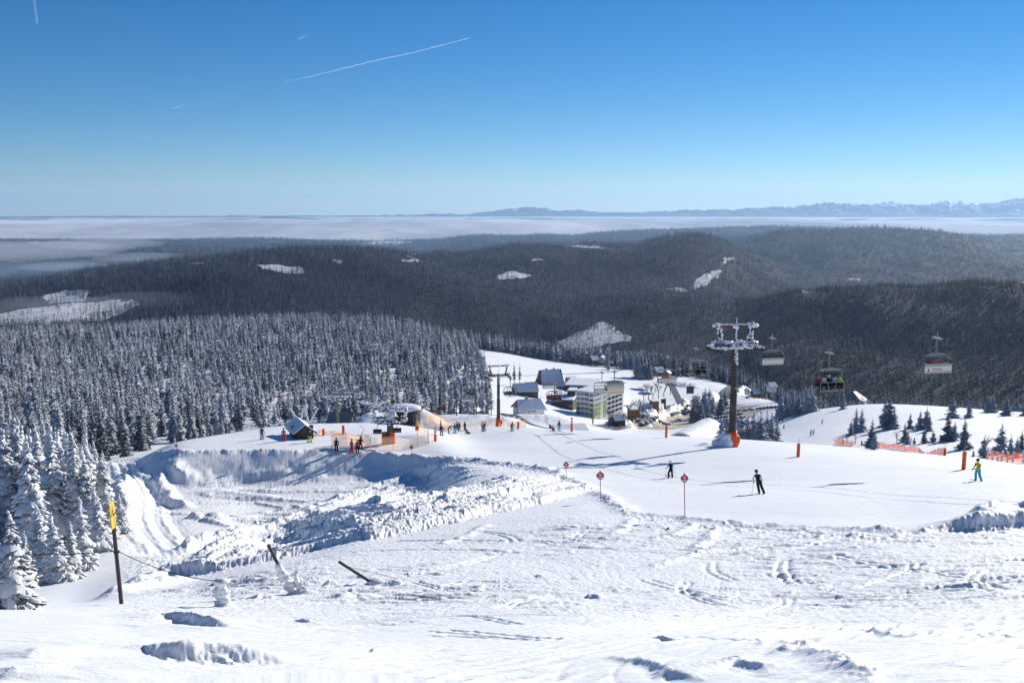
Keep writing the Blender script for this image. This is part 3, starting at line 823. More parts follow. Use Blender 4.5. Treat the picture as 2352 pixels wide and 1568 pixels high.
h1 = 11 + 5.5 * fbm(x1 / 28, y1 / 28, 411, 3) + RNG.uniform(-3.2, 2.6, len(x1)) + 2.0 * sstep(500, 900, np.hypot(x1, y1)) + 7 * sstep(930, 960, np.hypot(x1, y1)) * (x1 > -60)
k = horizon_filter(x1, y1, z1, h1); x1, y1, z1, h1 = x1[k], y1[k], z1[k], h1[k]
# thin to avoid overlapping stems
cell = {}; keep = np.zeros(len(x1), bool)
for i in range(len(x1)):
    c = (int(x1[i] // 3.9), int(y1[i] // 3.9))
    if c in cell: continue
    cell[c] = 1; keep[i] = True
x1, y1, z1, h1 = x1[keep], y1[keep], z1[keep], h1[keep]
u1, v1 = proj(x1, y1, z1 + h1 * .6)
vis = (u1 > -30) & (u1 < 2380)
rank = np.argsort(np.where(vis, np.hypot(x1, y1), 1e9))
NI = max(0, 284 - NTREES)
for i in rank[:NI]:
    place_tree(MIDS, (x1[i], y1[i], z1[i] - .3), h1[i], 'frosted spruce along the near edge of the dense wood behind the huts', 'spruces at the near edge of the dense wood', rnd=TR)
rest = rank[NI:]
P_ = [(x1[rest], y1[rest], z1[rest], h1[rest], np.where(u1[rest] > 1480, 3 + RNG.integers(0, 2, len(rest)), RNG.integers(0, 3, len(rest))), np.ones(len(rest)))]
for r0, r1, sp, hh in [(1060, 2100, 8.4, 15), (2100, 3950, 13.0, 17), (3950, 7200, 27.0, 22), (7200, 13200, 58, 30)]:
    x, y, z = sample_wood(r0, r1, sp, int(r0))
    hs = hh * (1 + .30 * fbm(x / 60, y / 60, 421, 3) + RNG.uniform(-.25, .22, len(x)))
    kk = horizon_filter(x, y, z, hs); x, y, z, hs = x[kk], y[kk], z[kk], hs[kk]
    uu, vv = proj(x, y, z)
    dark = (uu > 1690) & (np.hypot(x, y) < 2450)  # right-hand slope, its shade carried by the tree colour
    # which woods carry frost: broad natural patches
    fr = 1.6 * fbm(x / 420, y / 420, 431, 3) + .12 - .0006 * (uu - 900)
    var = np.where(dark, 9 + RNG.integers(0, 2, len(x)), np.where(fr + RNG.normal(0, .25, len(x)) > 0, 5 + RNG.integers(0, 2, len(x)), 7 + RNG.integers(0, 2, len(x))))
    P_.append((x, y, z, hs, var, np.full(len(x), (sp / 8.6) ** .72)))
XX, YY, ZZ, HH, VV, WW = [np.concatenate([p[i] for p in P_]) for i in range(6)]
print('forest instances', len(XX), 'single trees', NTREES + NI)
kit = bpy.data.collections.new('tree_kinds')            # not linked to the scene: only a source for the woods
def low(nm, h, R, wh, per, mat, seed, **kw):
    me = spruce_mesh(nm, h, R, wh, per, 2, mat, seed, .5, .05, .34, 0, ragged=.3, **kw)
    return me
kinds = [low('tree', 12, 2.9, 15, 8, M_MIDN, 500), low('tree', 12, 3.1, 14, 8, M_MIDN, 501), low('tree', 12, 2.6, 16, 7, M_MIDN, 502),
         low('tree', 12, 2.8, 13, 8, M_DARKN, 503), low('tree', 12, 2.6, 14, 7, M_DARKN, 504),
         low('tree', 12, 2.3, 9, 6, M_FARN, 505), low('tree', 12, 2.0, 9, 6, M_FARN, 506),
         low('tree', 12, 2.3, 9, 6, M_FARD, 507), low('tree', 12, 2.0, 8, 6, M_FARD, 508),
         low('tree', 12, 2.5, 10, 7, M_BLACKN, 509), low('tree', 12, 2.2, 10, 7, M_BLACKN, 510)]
for i, me in enumerate(kinds):
    o = bpy.data.objects.new('tree_kind_%02d' % i, me); kit.objects.link(o)
# ---------------------------------------------------------------- chairlift
M_BROWN = paint('brown_painted_steel', (.045, .036, .032), .5, .2); M_DSTEEL = paint('dark_steel', (.05, .052, .055), .45, .6)
M_GALV = paint('galvanised_steel', (.35, .36, .36), .45, .7); M_ORANGE = paint('orange_padding', (.78, .10, .018), .6, var=.1, nscale=1.2)
M_GREEN = paint('green_painted_steel', (.10, .13, .085), .5, .1); M_PALE = paint('pale_green_frame', (.24, .29, .27), .5)
M_RUST = paint('red_brown_beam', (.20, .05, .03), .6); M_WHITE = paint('white_panel', (.72, .72, .70), .5)
M_BLACK = paint('black_plastic', (.018, .018, .02), .5); M_RED = paint('red_enamel', (.55, .02, .03), .4); M_YEL = paint('yellow_enamel', (.80, .50, .02), .45)
M_CREAM = paint('cream_seat_back', (.50, .46, .36), .6); M_GREY = paint('grey_shell', (.16, .165, .16), .5)
def glass(name, col, alpha, rough=.08):
    m = N(name); b = m.n('BsdfPrincipled'); b.inputs['Base Color'].default_value = (*col, 1); b.inputs['Roughness'].default_value = rough
    b.inputs['Alpha'].default_value = alpha; b.inputs['Specular IOR Level'].default_value = .0; m.l(b.outputs[0], m.out.inputs[0]); return m.m
M_BUB = glass('tinted_bubble', (.012, .012, .008), .16, .12); M_BUBC = glass('bright_bubble', (.75, .70, .52), .82, .25)
def text_mesh(name, body, size, mat, parent, loc, rot=(PI / 2, 0, 0), extrude=.004):
    cu = bpy.data.curves.new(name, 'FONT'); cu.body = body; cu.size = size; cu.extrude = extrude; cu.align_x = 'CENTER'; cu.align_y = 'CENTER'; cu.resolution_u = 3
    t = bpy.data.objects.new('tmp', cu); COL.objects.link(t); dg = bpy.context.evaluated_depsgraph_get()
    me = bpy.data.meshes.new_from_object(t.evaluated_get(dg)); bpy.data.objects.remove(t)
    me.name = name; me.materials.clear(); me.materials.append(mat)
    o = bpy.data.objects.new(name, me); COL.objects.link(o); o.parent = parent; o.location = loc; o.rotation_euler = rot; return o
def rime_blob(mb, p, r, seed, n=1, mi=0):
    rr = random.Random(seed)
    for k in range(n):
        mb.lump((p[0] + rr.uniform(-r, r) * .6, p[1] + rr.uniform(-r, r) * .4, p[2] + rr.uniform(-r, r) * .4), (r * rr.uniform(.6, 1.1), r * rr.uniform(.5, .9), r * rr.uniform(.5, .9)), seed + k, .35, 8, 6, mi)
def crust(mb, a, b, r, seed, step=None):
    r = r * 1.25
    a = Vector(a); b = Vector(b); n = max(2, int((b - a).length / (step or r * .8)))
    for k in range(n + 1): rime_blob(mb, a.lerp(b, k / n), r, seed + k * 3)
LD = Vector((-.235, .972, 0)).normalized()          # direction of the line, away from the viewer
LANG = math.atan2(-LD.x, LD.y)                      # rotation of local +Y onto the line
def big_tower(loc, hgt, label, snow=1.0, pad=True, r0=.48, r1=.36):
    """local x across the line, y along it; crossarm at height hgt"""
    t = empty('lift_tower', loc, LANG); tag(t, label, 'lift tower', 'towers of the six-seat chairlift')
    mb = MB(); mb.tube([(0, 0, -2.5), (0, 0, 0), (0, 0, hgt * .52), (0, 0, hgt * .53), (0, 0, hgt - .5)], [r0, r0, (r0 + r1) / 2 + .03, (r0 + r1) / 2 - .02, r1], 20)
    for z in (hgt * .17, hgt * .30, hgt * .45, hgt * .53, hgt * .78): mb.tube([(0, 0, z - .05), (0, 0, z + .05)], r0 - (r0 - r1) * z / hgt + .07, 20)
    mb.build('mast', M_BROWN, t)
    if pad:
        mb = MB(); mb.tube([(0, 0, -1.0), (0, 0, .5), (0, 0, 1.4), (0, 0, 2.35)], [r0 * 1.95, r0 * 1.72, r0 * 1.42, r0 * 1.32], 14); mb.lump((r0 * 1.35, 0, .95), (.5, .45, .85), 3, .12); mb.build('base_padding', M_ORANGE, t, smooth=True)
    z = hgt; mb = MB(); mb.box((0, 0, z), (6.0, .5, .45)); mb.build('crossarm', M_DSTEEL, t)
    mb = MB(); mb.box((0, 0, z + 2.55), (5.6, .28, .26)); mb.build('upper_beam', M_RUST, t)
    for s in (-1, 1):
        mb = MB(); mb.tube([(s * 1.9, 0, z + .1), (s * 2.45, 0, z + 2.5)], [.22, .18], 8); mb.build('arm_strut', M_DSTEEL, t)
        mb = MB(); mb.box((s * 3.0, 0, z - .35), (.16, 4.6, .22))
        for k in range(8):
            y = -2.1 + k * .6; mb.tube([(s * 3.0 - .1, y, z - .62), (s * 3.0 + .1, y, z - .62)], .23, 12)
        mb.build('sheave_assembly', M_DSTEEL, t)
        mb = MB(); mb.box((s * 2.45, -.5, z + .02 + .25), (1.3, .7, .04))
        for dx in (-.6, 0, .6): mb.tube([(s * 2.45 + dx, -.85, z + .25), (s * 2.45 + dx, -.85, z + 1.25)], .025, 5)
        for zz in (.75, 1.25): mb.tube([(s * 2.45 - .6, -.85, z + zz), (s * 2.45 + .6, -.85, z + zz)], .025, 5)
        mb.build('work_platform', M_DSTEEL, t)
    mb = MB(); 
    for dx in (-.2, .2): mb.tube([(dx + .1, -r1 - .22, hgt * .80), (dx + .1, -r1 - .22, z + .4)], .03, 5)
    for k in range(12): mb.tube([(-.1, -r1 - .22, hgt * .81 + k * .3), (.3, -r1 - .22, hgt * .81 + k * .3)], .022, 5)
    mb.build('ladder', M_DSTEEL, t)
    if snow:
        mb = MB(); q = snow
        crust(mb, (-2.9, 0, z + .18), (2.9, 0, z + .18), .36 * q, 5); crust(mb, (-2.7, -.1, z - .25), (2.6, -.1, z - .2), .27 * q, 25)
        for s in (-1, 1):
            crust(mb, (s * 1.95, 0, z + .3), (s * 2.45, 0, z + 2.5), .26 * q, 45 + s); crust(mb, (s * 2.1, 0, z + 2.72), (s * 2.95, 0, z + 2.7), .27 * q, 65 + s)
            crust(mb, (s * 3.0, -1.8, z - .15), (s * 3.0, 1.8, z - .15), .17 * q, 85 + s, .3)
        crust(mb, (-2.4, 0, z + 2.75), (2.4, 0, z + 2.75), .12 * q, 105); crust(mb, (-.35, 0, z + 2.45), (.35, 0, z + 2.5), .3 * q, 125)
        mb.tube([(.15, 0, z + 2.6), (.15, 0, z + 3.7)], .05, 5); crust(mb, (.08, -r1 - .1, hgt * .82), (.05, -r1 - .1, z), .2 * q, 145, .22)
        crust(mb, (.05, -.2, z + .5), (.1, -.1, z + 2.4), .09 * q, 165)
        for k in range(26):
            a = random.uniform(-2.6, .4); zz = random.uniform(.6, hgt * .6); rime_blob(mb, (r0 * .85 * math.cos(a), r0 * .85 * math.sin(a), zz), random.uniform(.05, .12), k * 9)
        mb.build('rime_crust', M_RIME, t, smooth=True)
    return t
T1 = gp(1681, 1026); T1.z -= .1
ARM1 = pt(1681, 793, T1.y).z - T1.z
big_tower(T1, ARM1, 'nearest big lift tower on an orange padded foot, its head thick with rime')
mb = MB(); 
for k in range(9): mb.lump((random.uniform(-1.9, -.7), random.uniform(-.6, .8), random.uniform(-.2, 1.5)), (random.uniform(.6, 1.0), random.uniform(.5, .9), random.uniform(.5, 1.0)), k, .15, 12, 9)
o = mb.build('snow_pile', M_RIME, smooth=True); o.location = T1; tag(o, 'heap of snow leaning against the left side of the nearest lift tower', 'snow pile')
p = gp(1653, 1024); mb = MB(); mb.tube([(0, 0, -.3), (0, 0, 1.15)], [.27, .2], 10); o = mb.build('padded_stub', M_RUST); o.location = p; tag(o, 'short dark red padded stub left of the nearest lift tower', 'padded post')
T2b = gr(1145, 262); T2 = pt(1145, 978, T2b.y); T2.z = min(T2.z, T2b.z + 3)
ARM2 = pt(1145, 862, T2.y).z - T2.z
big_tower(T2, ARM2, 'second big lift tower in the middle, beyond the crest and the skiers', .75)
# rope positions
def arm_end(T, arm, s): return Vector((T.x, T.y, T.z + arm - .38)) + Vector((math.cos(LANG), math.sin(LANG), 0)) * s * 3.0
A1, B1 = arm_end(T1, ARM1, 1), arm_end(T1, ARM1, -1); A2, B2 = arm_end(T2, ARM2, 1), arm_end(T2, ARM2, -1)
def lat(P0, Y):                                    # point on the line (in plan) at depth Y
    return P0.x + LD.x / LD.y * (Y - P0.y)
def fit(P0, P1, u, v):                             # depth of the rope where column u crosses it
    # x = (u-CX)/F * depth along the optical axis
    best = None
    for Y in np.linspace(40, 420, 3801):
        x = P0[0] + (P1[0] - P0[0]) * (Y - P0[1]) / (P1[1] - P0[1])
        z = pt(u, v, Y)
        e = abs(z.x - x)
        if best is None or e < best[0]: best = (e, Y)
    return pt(u, v, best[1])
gA = [fit(A1, A2, 2153, 777), fit(A1, A2, 1774, 777)]; gB = [fit(B1, B2, 1905, 811), fit(B1, B2, 1599, 801)]
gA += [fit(A1, A2, 1532, 820), fit(A1, A2, 1383, 856), fit(A1, A2, 1262, 862)]; gB += [fit(B1, B2, 1411, 854), fit(B1, B2, 1273, 880), fit(B1, B2, 1172, 872)]
zA = lambda Y: None
def rope(name, pts, lab, r=.034, mat=M_DSTEEL, grp=None, n=7):
    mb = MB(); mb.tube(pts, r, 6); return tag(mb.build(name, mat), lab, 'rope', grp)
def sagged(P, Q, sag, n=14): return [P.lerp(Q, i / n) - Vector((0, 0, sag * 4 * (i / n) * (1 - i / n))) for i in range(n + 1)]
def up_ext(P0, g0, Y):                             # uphill continuation through the nearest grip
    d = (g0 - P0); return P0 + d * ((Y - P0.y) / d.y) + Vector((0, 0, 1.2))
upA = up_ext(A1, gA[0], 12.); upB = up_ext(B1, gB[0], 12.)
VAL = Vector((-36, 395, -84))
def chain(P): return P
Aend = A2 + (A2 - A1).normalized() * 190 + Vector((4, 0, -4)); Bend = B2 + (B2 - B1).normalized() * 190 + Vector((4, 0, -4))
def route(up, g, P1, P2, end):
    L = sorted([up] + g + [P1, P2], key=lambda q: q.y); return L + [P2.lerp(end, .5) - Vector((0, 0, 1.5)), end]
rope('haul_rope', route(upA, gA[:2] + gA[3:4], A1, A2, Aend), 'haul rope on the right side of the six-seat chairlift', grp='haul ropes of the six-seat chairlift')
rope('haul_rope', route(upB, gB[:1] + gB[2:3], B1, B2, Bend), 'haul rope on the left side of the six-seat chairlift', grp='haul ropes of the six-seat chairlift')
W6 = 3.3
def six_chair(g, label, hang, closed=False, facing=1, ad='', red=False, cream=False):
    """facing=1: the seat side looks at the viewer; -1: we see its back with the advertising board"""
    t = empty('six_seat_chair', g, LANG + (PI if facing < 0 else 0)); tag(t, label, 'chairlift chair', 'six-seat chairs with bubbles')
    H_ = -hang
    mb = MB(); mb.box((0, 0, .02), (.42, 1.15, .16)); mb.tube([(-.05, 0, .05), (.1, .1, .55)], .06, 6); mb.lump((-.1, -.55, .05), (.15, .15, .12), 3); mb.build('grip', M_GALV, t)
    mb = MB(); mb.tube([(0, 0, 0), (.05, 0, H_ * .22), (.02, .02, H_ * .38), (0, -.15, H_ * .45)], [.085, .085, .075, .07], 8); mb.build('hanger_arm', M_GREY, t)
    zt = H_ * .48; mb = MB()
    mb.prism([(-1.08, zt - .08), (1.08, zt - .08), (1.08, zt + .08), (.25, zt + .19), (-.25, zt + .19), (-1.08, zt + .08)], -.20, .0); f = mb.build('top_frame', M_PALE, t)
    mb = MB()
    for x in (-.55, -.35, .35, .55): mb.box((x, -.205, zt + .03), (.10, .02, .07))
    mb.build('frame_opening', M_BLACK, f)
    zb = H_ + .28; mb = MB()
    for s in (-1, 1):
        mb.tube([(s * 1.15, -.1, zt - .02), (s * 1.45, -.12, zt - .04), (s * 1.62, .05, zt - .45), (s * 1.66, .25, zb + .55), (s * 1.58, .1, zb), (s * 1.5, -.3, zb - .08)], .065, 7)
    mb.tube([(-1.5, -.3, zb - .08), (1.5, -.3, zb - .08)], .04, 7); mb.tube([(-1.45, -.12, zt - .05), (1.45, -.12, zt - .05)], .06, 7); mb.build('side_frame', M_GREY, t)
    mb = MB(); mb.box((0, -.22, zb + .02), (3.05, .55, .12))
    for k in range(5): mb.box((-1.25 + k * .62, -.22, zb + .10), (.03, .5, .06))
    mb.build('seat', M_BLACK, t)
    mb = MB(); mb.prism([(.03, zb + .06), (.22, zb + .75), (.30, zb + .74), (.11, zb + .03)], -1.53, 1.53, 'x'); mb.build('backrest', M_CREAM if cream else M_GREY, t)
    # bubble: curved shell hinged at the sides
    mb = MB(); n = 9; pr = []
    for i in range(n):
        a = math.radians(-8 + 150 * i / (n - 1)) if not closed else math.radians(-8 + 150 * i / (n - 1))
        if closed: pr.append((-.95 * math.sin(a) * .92 - .05, zb + .35 + 1.02 * math.cos(a) - (.25 if i > 6 else 0)))
        else: pr.append((.50 * math.cos(a * .62 + .35) + .05, zt - .85 + .45 * math.sin(a * .62 + .5)))
    vs = []; fs = []
    for (y, z) in pr: vs += [(-1.5, y, z), (1.5, y, z)]
    for (y, z) in pr: vs += [(-1.5, y, z - .03), (1.5, y, z - .03)]
    for i in range(n - 1): fs += [(2 * i, 2 * i + 1, 2 * i + 3, 2 * i + 2), (2 * n + 2 * i, 2 * n + 2 * i + 2, 2 * n + 2 * i + 3, 2 * n + 2 * i + 1)]
    mb.add(vs, fs); mb.build('bubble', M_BUBC if closed else M_BUB, t, smooth=True)
    if facing < 0:
        mb = MB(); mb.box((0, .36, zb + .22), (2.95, .05, .55)); a_ = mb.build('advertising_board', M_WHITE, t)
        mb = MB(); mb.box((0, .40, zb + .62), (2.95, .05, .16)); mb.box((0, .40, zb - .10), (2.95, .05, .13)); mb.build('edge_rail', M_CREAM, t)
        if ad:
            text_mesh('lettering', ad, .34, M_RED, a_, (.1, .395, zb + .23), (PI / 2, 0, PI))
            mb = MB(); mb.prism([(.95, zb + .06), (1.15, zb + .06), (1.05, zb + .38)], .38, .40); mb.build('emblem', M_DSTEEL, a_)
        if red:
            mb = MB(); mb.box((0, .20, zb + .92), (1.25, .1, .14)); mb.build('red_cushion', M_RED, t)
    else:
        mb = MB(); mb.tube([(-1.35, -.75, zb + .42), (1.35, -.75, zb + .42)], .035, 6)
        for x in (-1.35, -.45, .45, 1.35): mb.tube([(x, -.75, zb + .42), (x, -.85, zb - .45)], .028, 5)
        mb.tube([(-1.3, -.85, zb - .45), (1.3, -.85, zb - .45)], .04, 6); mb.build('safety_bar', M_GALV, t)
    t['zb'] = zb
    return t
def hang_of(g, vb): return g.z - pt(0, vb, g.y).z
six_chair(gA[0], 'empty chair with red cushion and advertising board, furthest right', hang_of(gA[0], 858), facing=-1, ad='Rothaus', red=True)
six_chair(gA[1], 'empty chair just right of the nearest lift tower', hang_of(gA[1], 839), facing=-1, ad='')
six_chair(gA[2], 'empty chair with advertising board, left of the nearest lift tower', hang_of(gA[2], 881), facing=-1, ad='Rothaus')
six_chair(gA[3], 'empty chair with white board, partly behind the closed cream bubble', hang_of(gA[3], 903), facing=-1, ad='Rothaus')
six_chair(gA[4], 'small empty chair in front of the slate-roofed farmhouse', hang_of(gA[4], 893), facing=-1, ad='')
CB = [six_chair(gB[0], 'chair with five riders above the white ramp', hang_of(gB[0], 890)),
 six_chair(gB[1], 'chair with four riders directly left of the nearest lift tower', hang_of(gB[1], 858)),
 six_chair(gB[2], 'chair with a closed cream-coloured bubble above the big hotel', hang_of(gB[2], 898), closed=True, cream=True),
 six_chair(gB[3], 'chair with red-clad riders in front of the dark hotel block', hang_of(gB[3], 918), cream=True),
 six_chair(gB[4], 'chair with blue-clad riders right beside the second lift tower', hang_of(gB[4], 908), cream=True)]
dl = (Bend - B2)
CB.append(six_chair(B2.lerp(Bend, .12) + Vector((-.6, 0, -.6)), 'chair with riders in front of the tree stems, left of the second tower', 3.5))
six_chair(A2.lerp(Aend, .30) + Vector((-1.6, 0, -2.2)), 'empty chair with pale board low between the tree stems', 3.5, facing=-1)
CB.append(six_chair(B2.lerp(Bend, .36) + Vector((-2.6, 0, -4.4)), 'lowest chair with riders, above the group of standing skiers', 3.5))
# ---------------------------------------------------------------- small double chairlift and drag lifts on the left
def post(p, h, r, mat, name, mb=None): pass
P0 = gp(897, 1017); zt0 = pt(897, 966, P0.y).z - P0.z
t = empty('bullwheel_station', P0); tag(t, 'frosted horizontal bullwheel on a stout green pillar with orange pads', 'lift station')
mb = MB(); mb.tube([(0, 0, -1), (0, 0, zt0 - .3)], [.62, .42], 12); mb.build('pillar', M_GREEN, t)
for dx, c in ((.35, M_ORANGE), (-.75, M_RUST)): mb = MB(); mb.tube([(dx, -.5, -.6), (dx, -.4, 1.6)], [.42, .34], 10); mb.build('pad', c, t)
mb = MB(); n = 26; R_ = 2.2
ring = [(R_ * math.cos(2 * PI * k / n), R_ * .95 * math.sin(2 * PI * k / n), zt0) for k in range(n + 1)]
mb.tube(ring, .10, 6)
for k in range(6): a = PI * k / 3; mb.tube([(0, 0, zt0), (R_ * math.cos(a), R_ * math.sin(a), zt0)], .06, 5)
mb.build('bullwheel', M_DSTEEL, t)
mb = MB()
for x0, x1, z_ in ((-2.3, 2.2, 1.55), (-2.3, 2.2, .35)): mb.box(((x0 + x1) / 2, .3, zt0 + z_), (x1 - x0, .22, .2))
for x in (-2.2, .35, 2.1): mb.box((x, .3, zt0 + .9), (.22, .22, 1.3))
mb.build('housing_frame', M_DSTEEL, t)
mb = MB(); crust(mb, (-2.2, .3, zt0 + 1.65), (2.1, .3, zt0 + 1.7), .2, 11)
for k in range(16): a = 2 * PI * k / 16; rime_blob(mb, (1.9 * math.cos(a), 1.9 * math.sin(a), zt0 + .18), .4, 300 + k)
crust(mb, (-2.2, .25, zt0 + .3), (-2.2, .25, zt0 + 1.6), .26, 31); crust(mb, (2.1, .25, zt0 + .3), (2.1, .25, zt0 + 1.6), .2, 41); crust(mb, (.0, .2, zt0 + .4), (.4, .2, zt0 + 1.6), .42, 51); mb.build('rime_crust', M_RIME, t, smooth=True)
def double_chair(P, lab):
    t = empty('double_chair', P); tag(t, lab, 'chairlift chair', 'double chairs of the small lift')
    mb = MB(); mb.tube([(0, 0, 2.2), (0, 0, .55), (-.5, 0, .5), (-.55, 0, 0)], .035, 6); mb.build('hanger_arm', M_DSTEEL, t)
    mb = MB(); mb.box((0, -.2, 0), (1.15, .45, .07)); mb.build('seat', M_BLACK, t)
    mb = MB(); mb.box((0, .05, .28), (1.15, .06, .46)); mb.build('backrest', M_BLACK, t)
for u, v, l in [(867, 994, 'dark double chair hanging left of the green bullwheel pillar'), (912, 991, 'dark double chair hanging right of the green bullwheel pillar')]:
    double_chair(pt(u, v, P0.y - 1.5), l)
for u, v, l in [(832, 936, 'dark double chair against the wood, left of the frosted tower'), (812, 928, 'small double chair in front of the stems above the steep roof'), (845, 951, 'double chair under the rimed tower'), (787, 945, 'double chair left of the green lift mast')]:
    double_chair(pt(u, v, 268), l)
def lift_mast(u, vb, vt, r_, lab, mat, armw, y='T', snow=1):
    P = gr(u, r_) ; P2 = pt(u, vb, P.y); P = Vector((P2.x, P.y, min(P2.z, P.z + 2.5))); h = pt(u, vt, P.y).z - P.z
    t = empty('lift_mast', P, .1); tag(t, lab, 'lift mast', 'masts of the small lifts')
    if y == 'T':
        mb = MB(); mb.tube([(0, 0, -2), (0, 0, h)], [.42, .24], 10); mb.build('mast', mat, t)
        mb = MB(); mb.box((0, 0, h - .1), (armw, .28, .28)); mb.tube([(-armw * .1, 0, h), (-armw * .28, 0, h + 1.6)], .05, 5); mb.tube([(armw * .1, 0, h), (armw * .3, 0, h + 1.6)], .05, 5); mb.box((0, 0, h + 1.6), (armw * .75, .16, .16)); mb.build('crossarm', M_DSTEEL, t)
        for s in (-1, 1): mb = MB(); mb.box((s * armw * .46, 0, h - .3), (.14, 2.4, .16)); mb.build('sheave_assembly', M_DSTEEL, t)
        mb = MB(); crust(mb, (-armw / 2, 0, h + .1), (armw / 2, 0, h + .1), .26 * snow, int(u)); crust(mb, (-.1, -.2, h * .45), (-.1, -.2, h), .12 * snow, int(u) + 50, .5); mb.build('rime_crust', M_RIME, t, smooth=True)
        if mat == M_GREEN: mb = MB(); mb.tube([(0, 0, -.5), (0, 0, 2.0)], .62, 12); mb.build('base_padding', M_ORANGE, t)
    elif y == 'Y':
        mb = MB(); mb.tube([(0, 0, -2), (0, 0, h * .6)], [.35, .3], 9); mb.tube([(0, 0, h * .55), (0, 0, h)], .22, 8); mb.build('mast', M_GALV, t)
        mb = MB(); 
        for s in (-1, 1): mb.tube([(0, 0, h * .62), (s * armw * .3, 0, h * .75), (s * armw * .42, 0, h * .78)], .16, 7)
        mb.box((0, 0, h), (armw, .2, .16)); mb.tube([(.2, 0, h * .7), (.9, 0, h)], .08, 5); mb.tube([(-.6, 0, h * .75), (-1.0, 0, h)], .08, 5); mb.build('crossarm', M_DSTEEL, t)
        mb = MB(); crust(mb, (0, -.1, 0), (0, -.1, h * .7), .36, 7, .3)
        for s in (-1, 1): crust(mb, (0, -.05, h * .64), (s * armw * .42, 0, h * .8), .36, 17 + s); crust(mb, (s * armw * .3, 0, h + .1), (s * armw * .5, 0, h + .1), .2, 27 + s)
        crust(mb, (.2, 0, h * .7), (.8, 0, h * .95), .2, 37); mb.build('rime_crust', M_RIME, t, smooth=True)
    else:                                         # W-shaped drag lift head
        mb = MB(); mb.tube([(0, 0, -2), (0, 0, h * .42)], .25, 8); mb.build('mast', M_GALV, t)
        mb = MB(); zz = h * .45; a = armw / 2
        for s in (-1, 1): mb.tube([(s * a * .25, 0, zz), (s * a * .08, 0, h)], .12, 6); mb.tube([(s * a * .45, 0, zz), (s * a, 0, h)], .12, 6)
        mb.box((0, 0, zz), (armw * .75, .3, .2)); mb.box((0, 0, h), (a * .3, .2, .2)); mb.build('lift_head', M_GALV, t)
        mb = MB()
        for s in (-1, 1): crust(mb, (s * a * .28, -.05, zz), (s * a * .09, -.05, h), .19, 3 + s); crust(mb, (s * a * .45, -.05, zz), (s * a, -.05, h), .19, 13 + s)
        crust(mb, (-a * .85, 0, zz), (a * .85, 0, zz), .24, 23); crust(mb, (0, -.1, 0), (0, -.1, zz), .3, 33); crust(mb, (-a * .1, 0, h), (a * .1, 0, h), .2, 43); mb.build('rime_crust', M_RIME, t, smooth=True)
    return t
lift_mast(776, 990, 912, 236, 'green lift mast with orange padding in front of the steep grey roof', M_GREEN, 6.5)
lift_mast(861, 972, 905, 262, 'rime-covered tower with forked arms left of the flat-roofed station', M_GALV, 9, 'Y')
lift_mast(700, 990, 938, 262, 'frosted W-shaped lift head above the brown wooden hut', M_GALV, 7, 'W')
lift_mast(664, 992, 966, 255, 'small frosted W-shaped lift head left of the brown wooden hut', M_GALV, 5, 'W')
rope('small_lift_rope', sagged(pt(770, 912, 236), pt(905, 966, P0.y), .8), 'thin rope from the green mast to the bullwheel', .02)
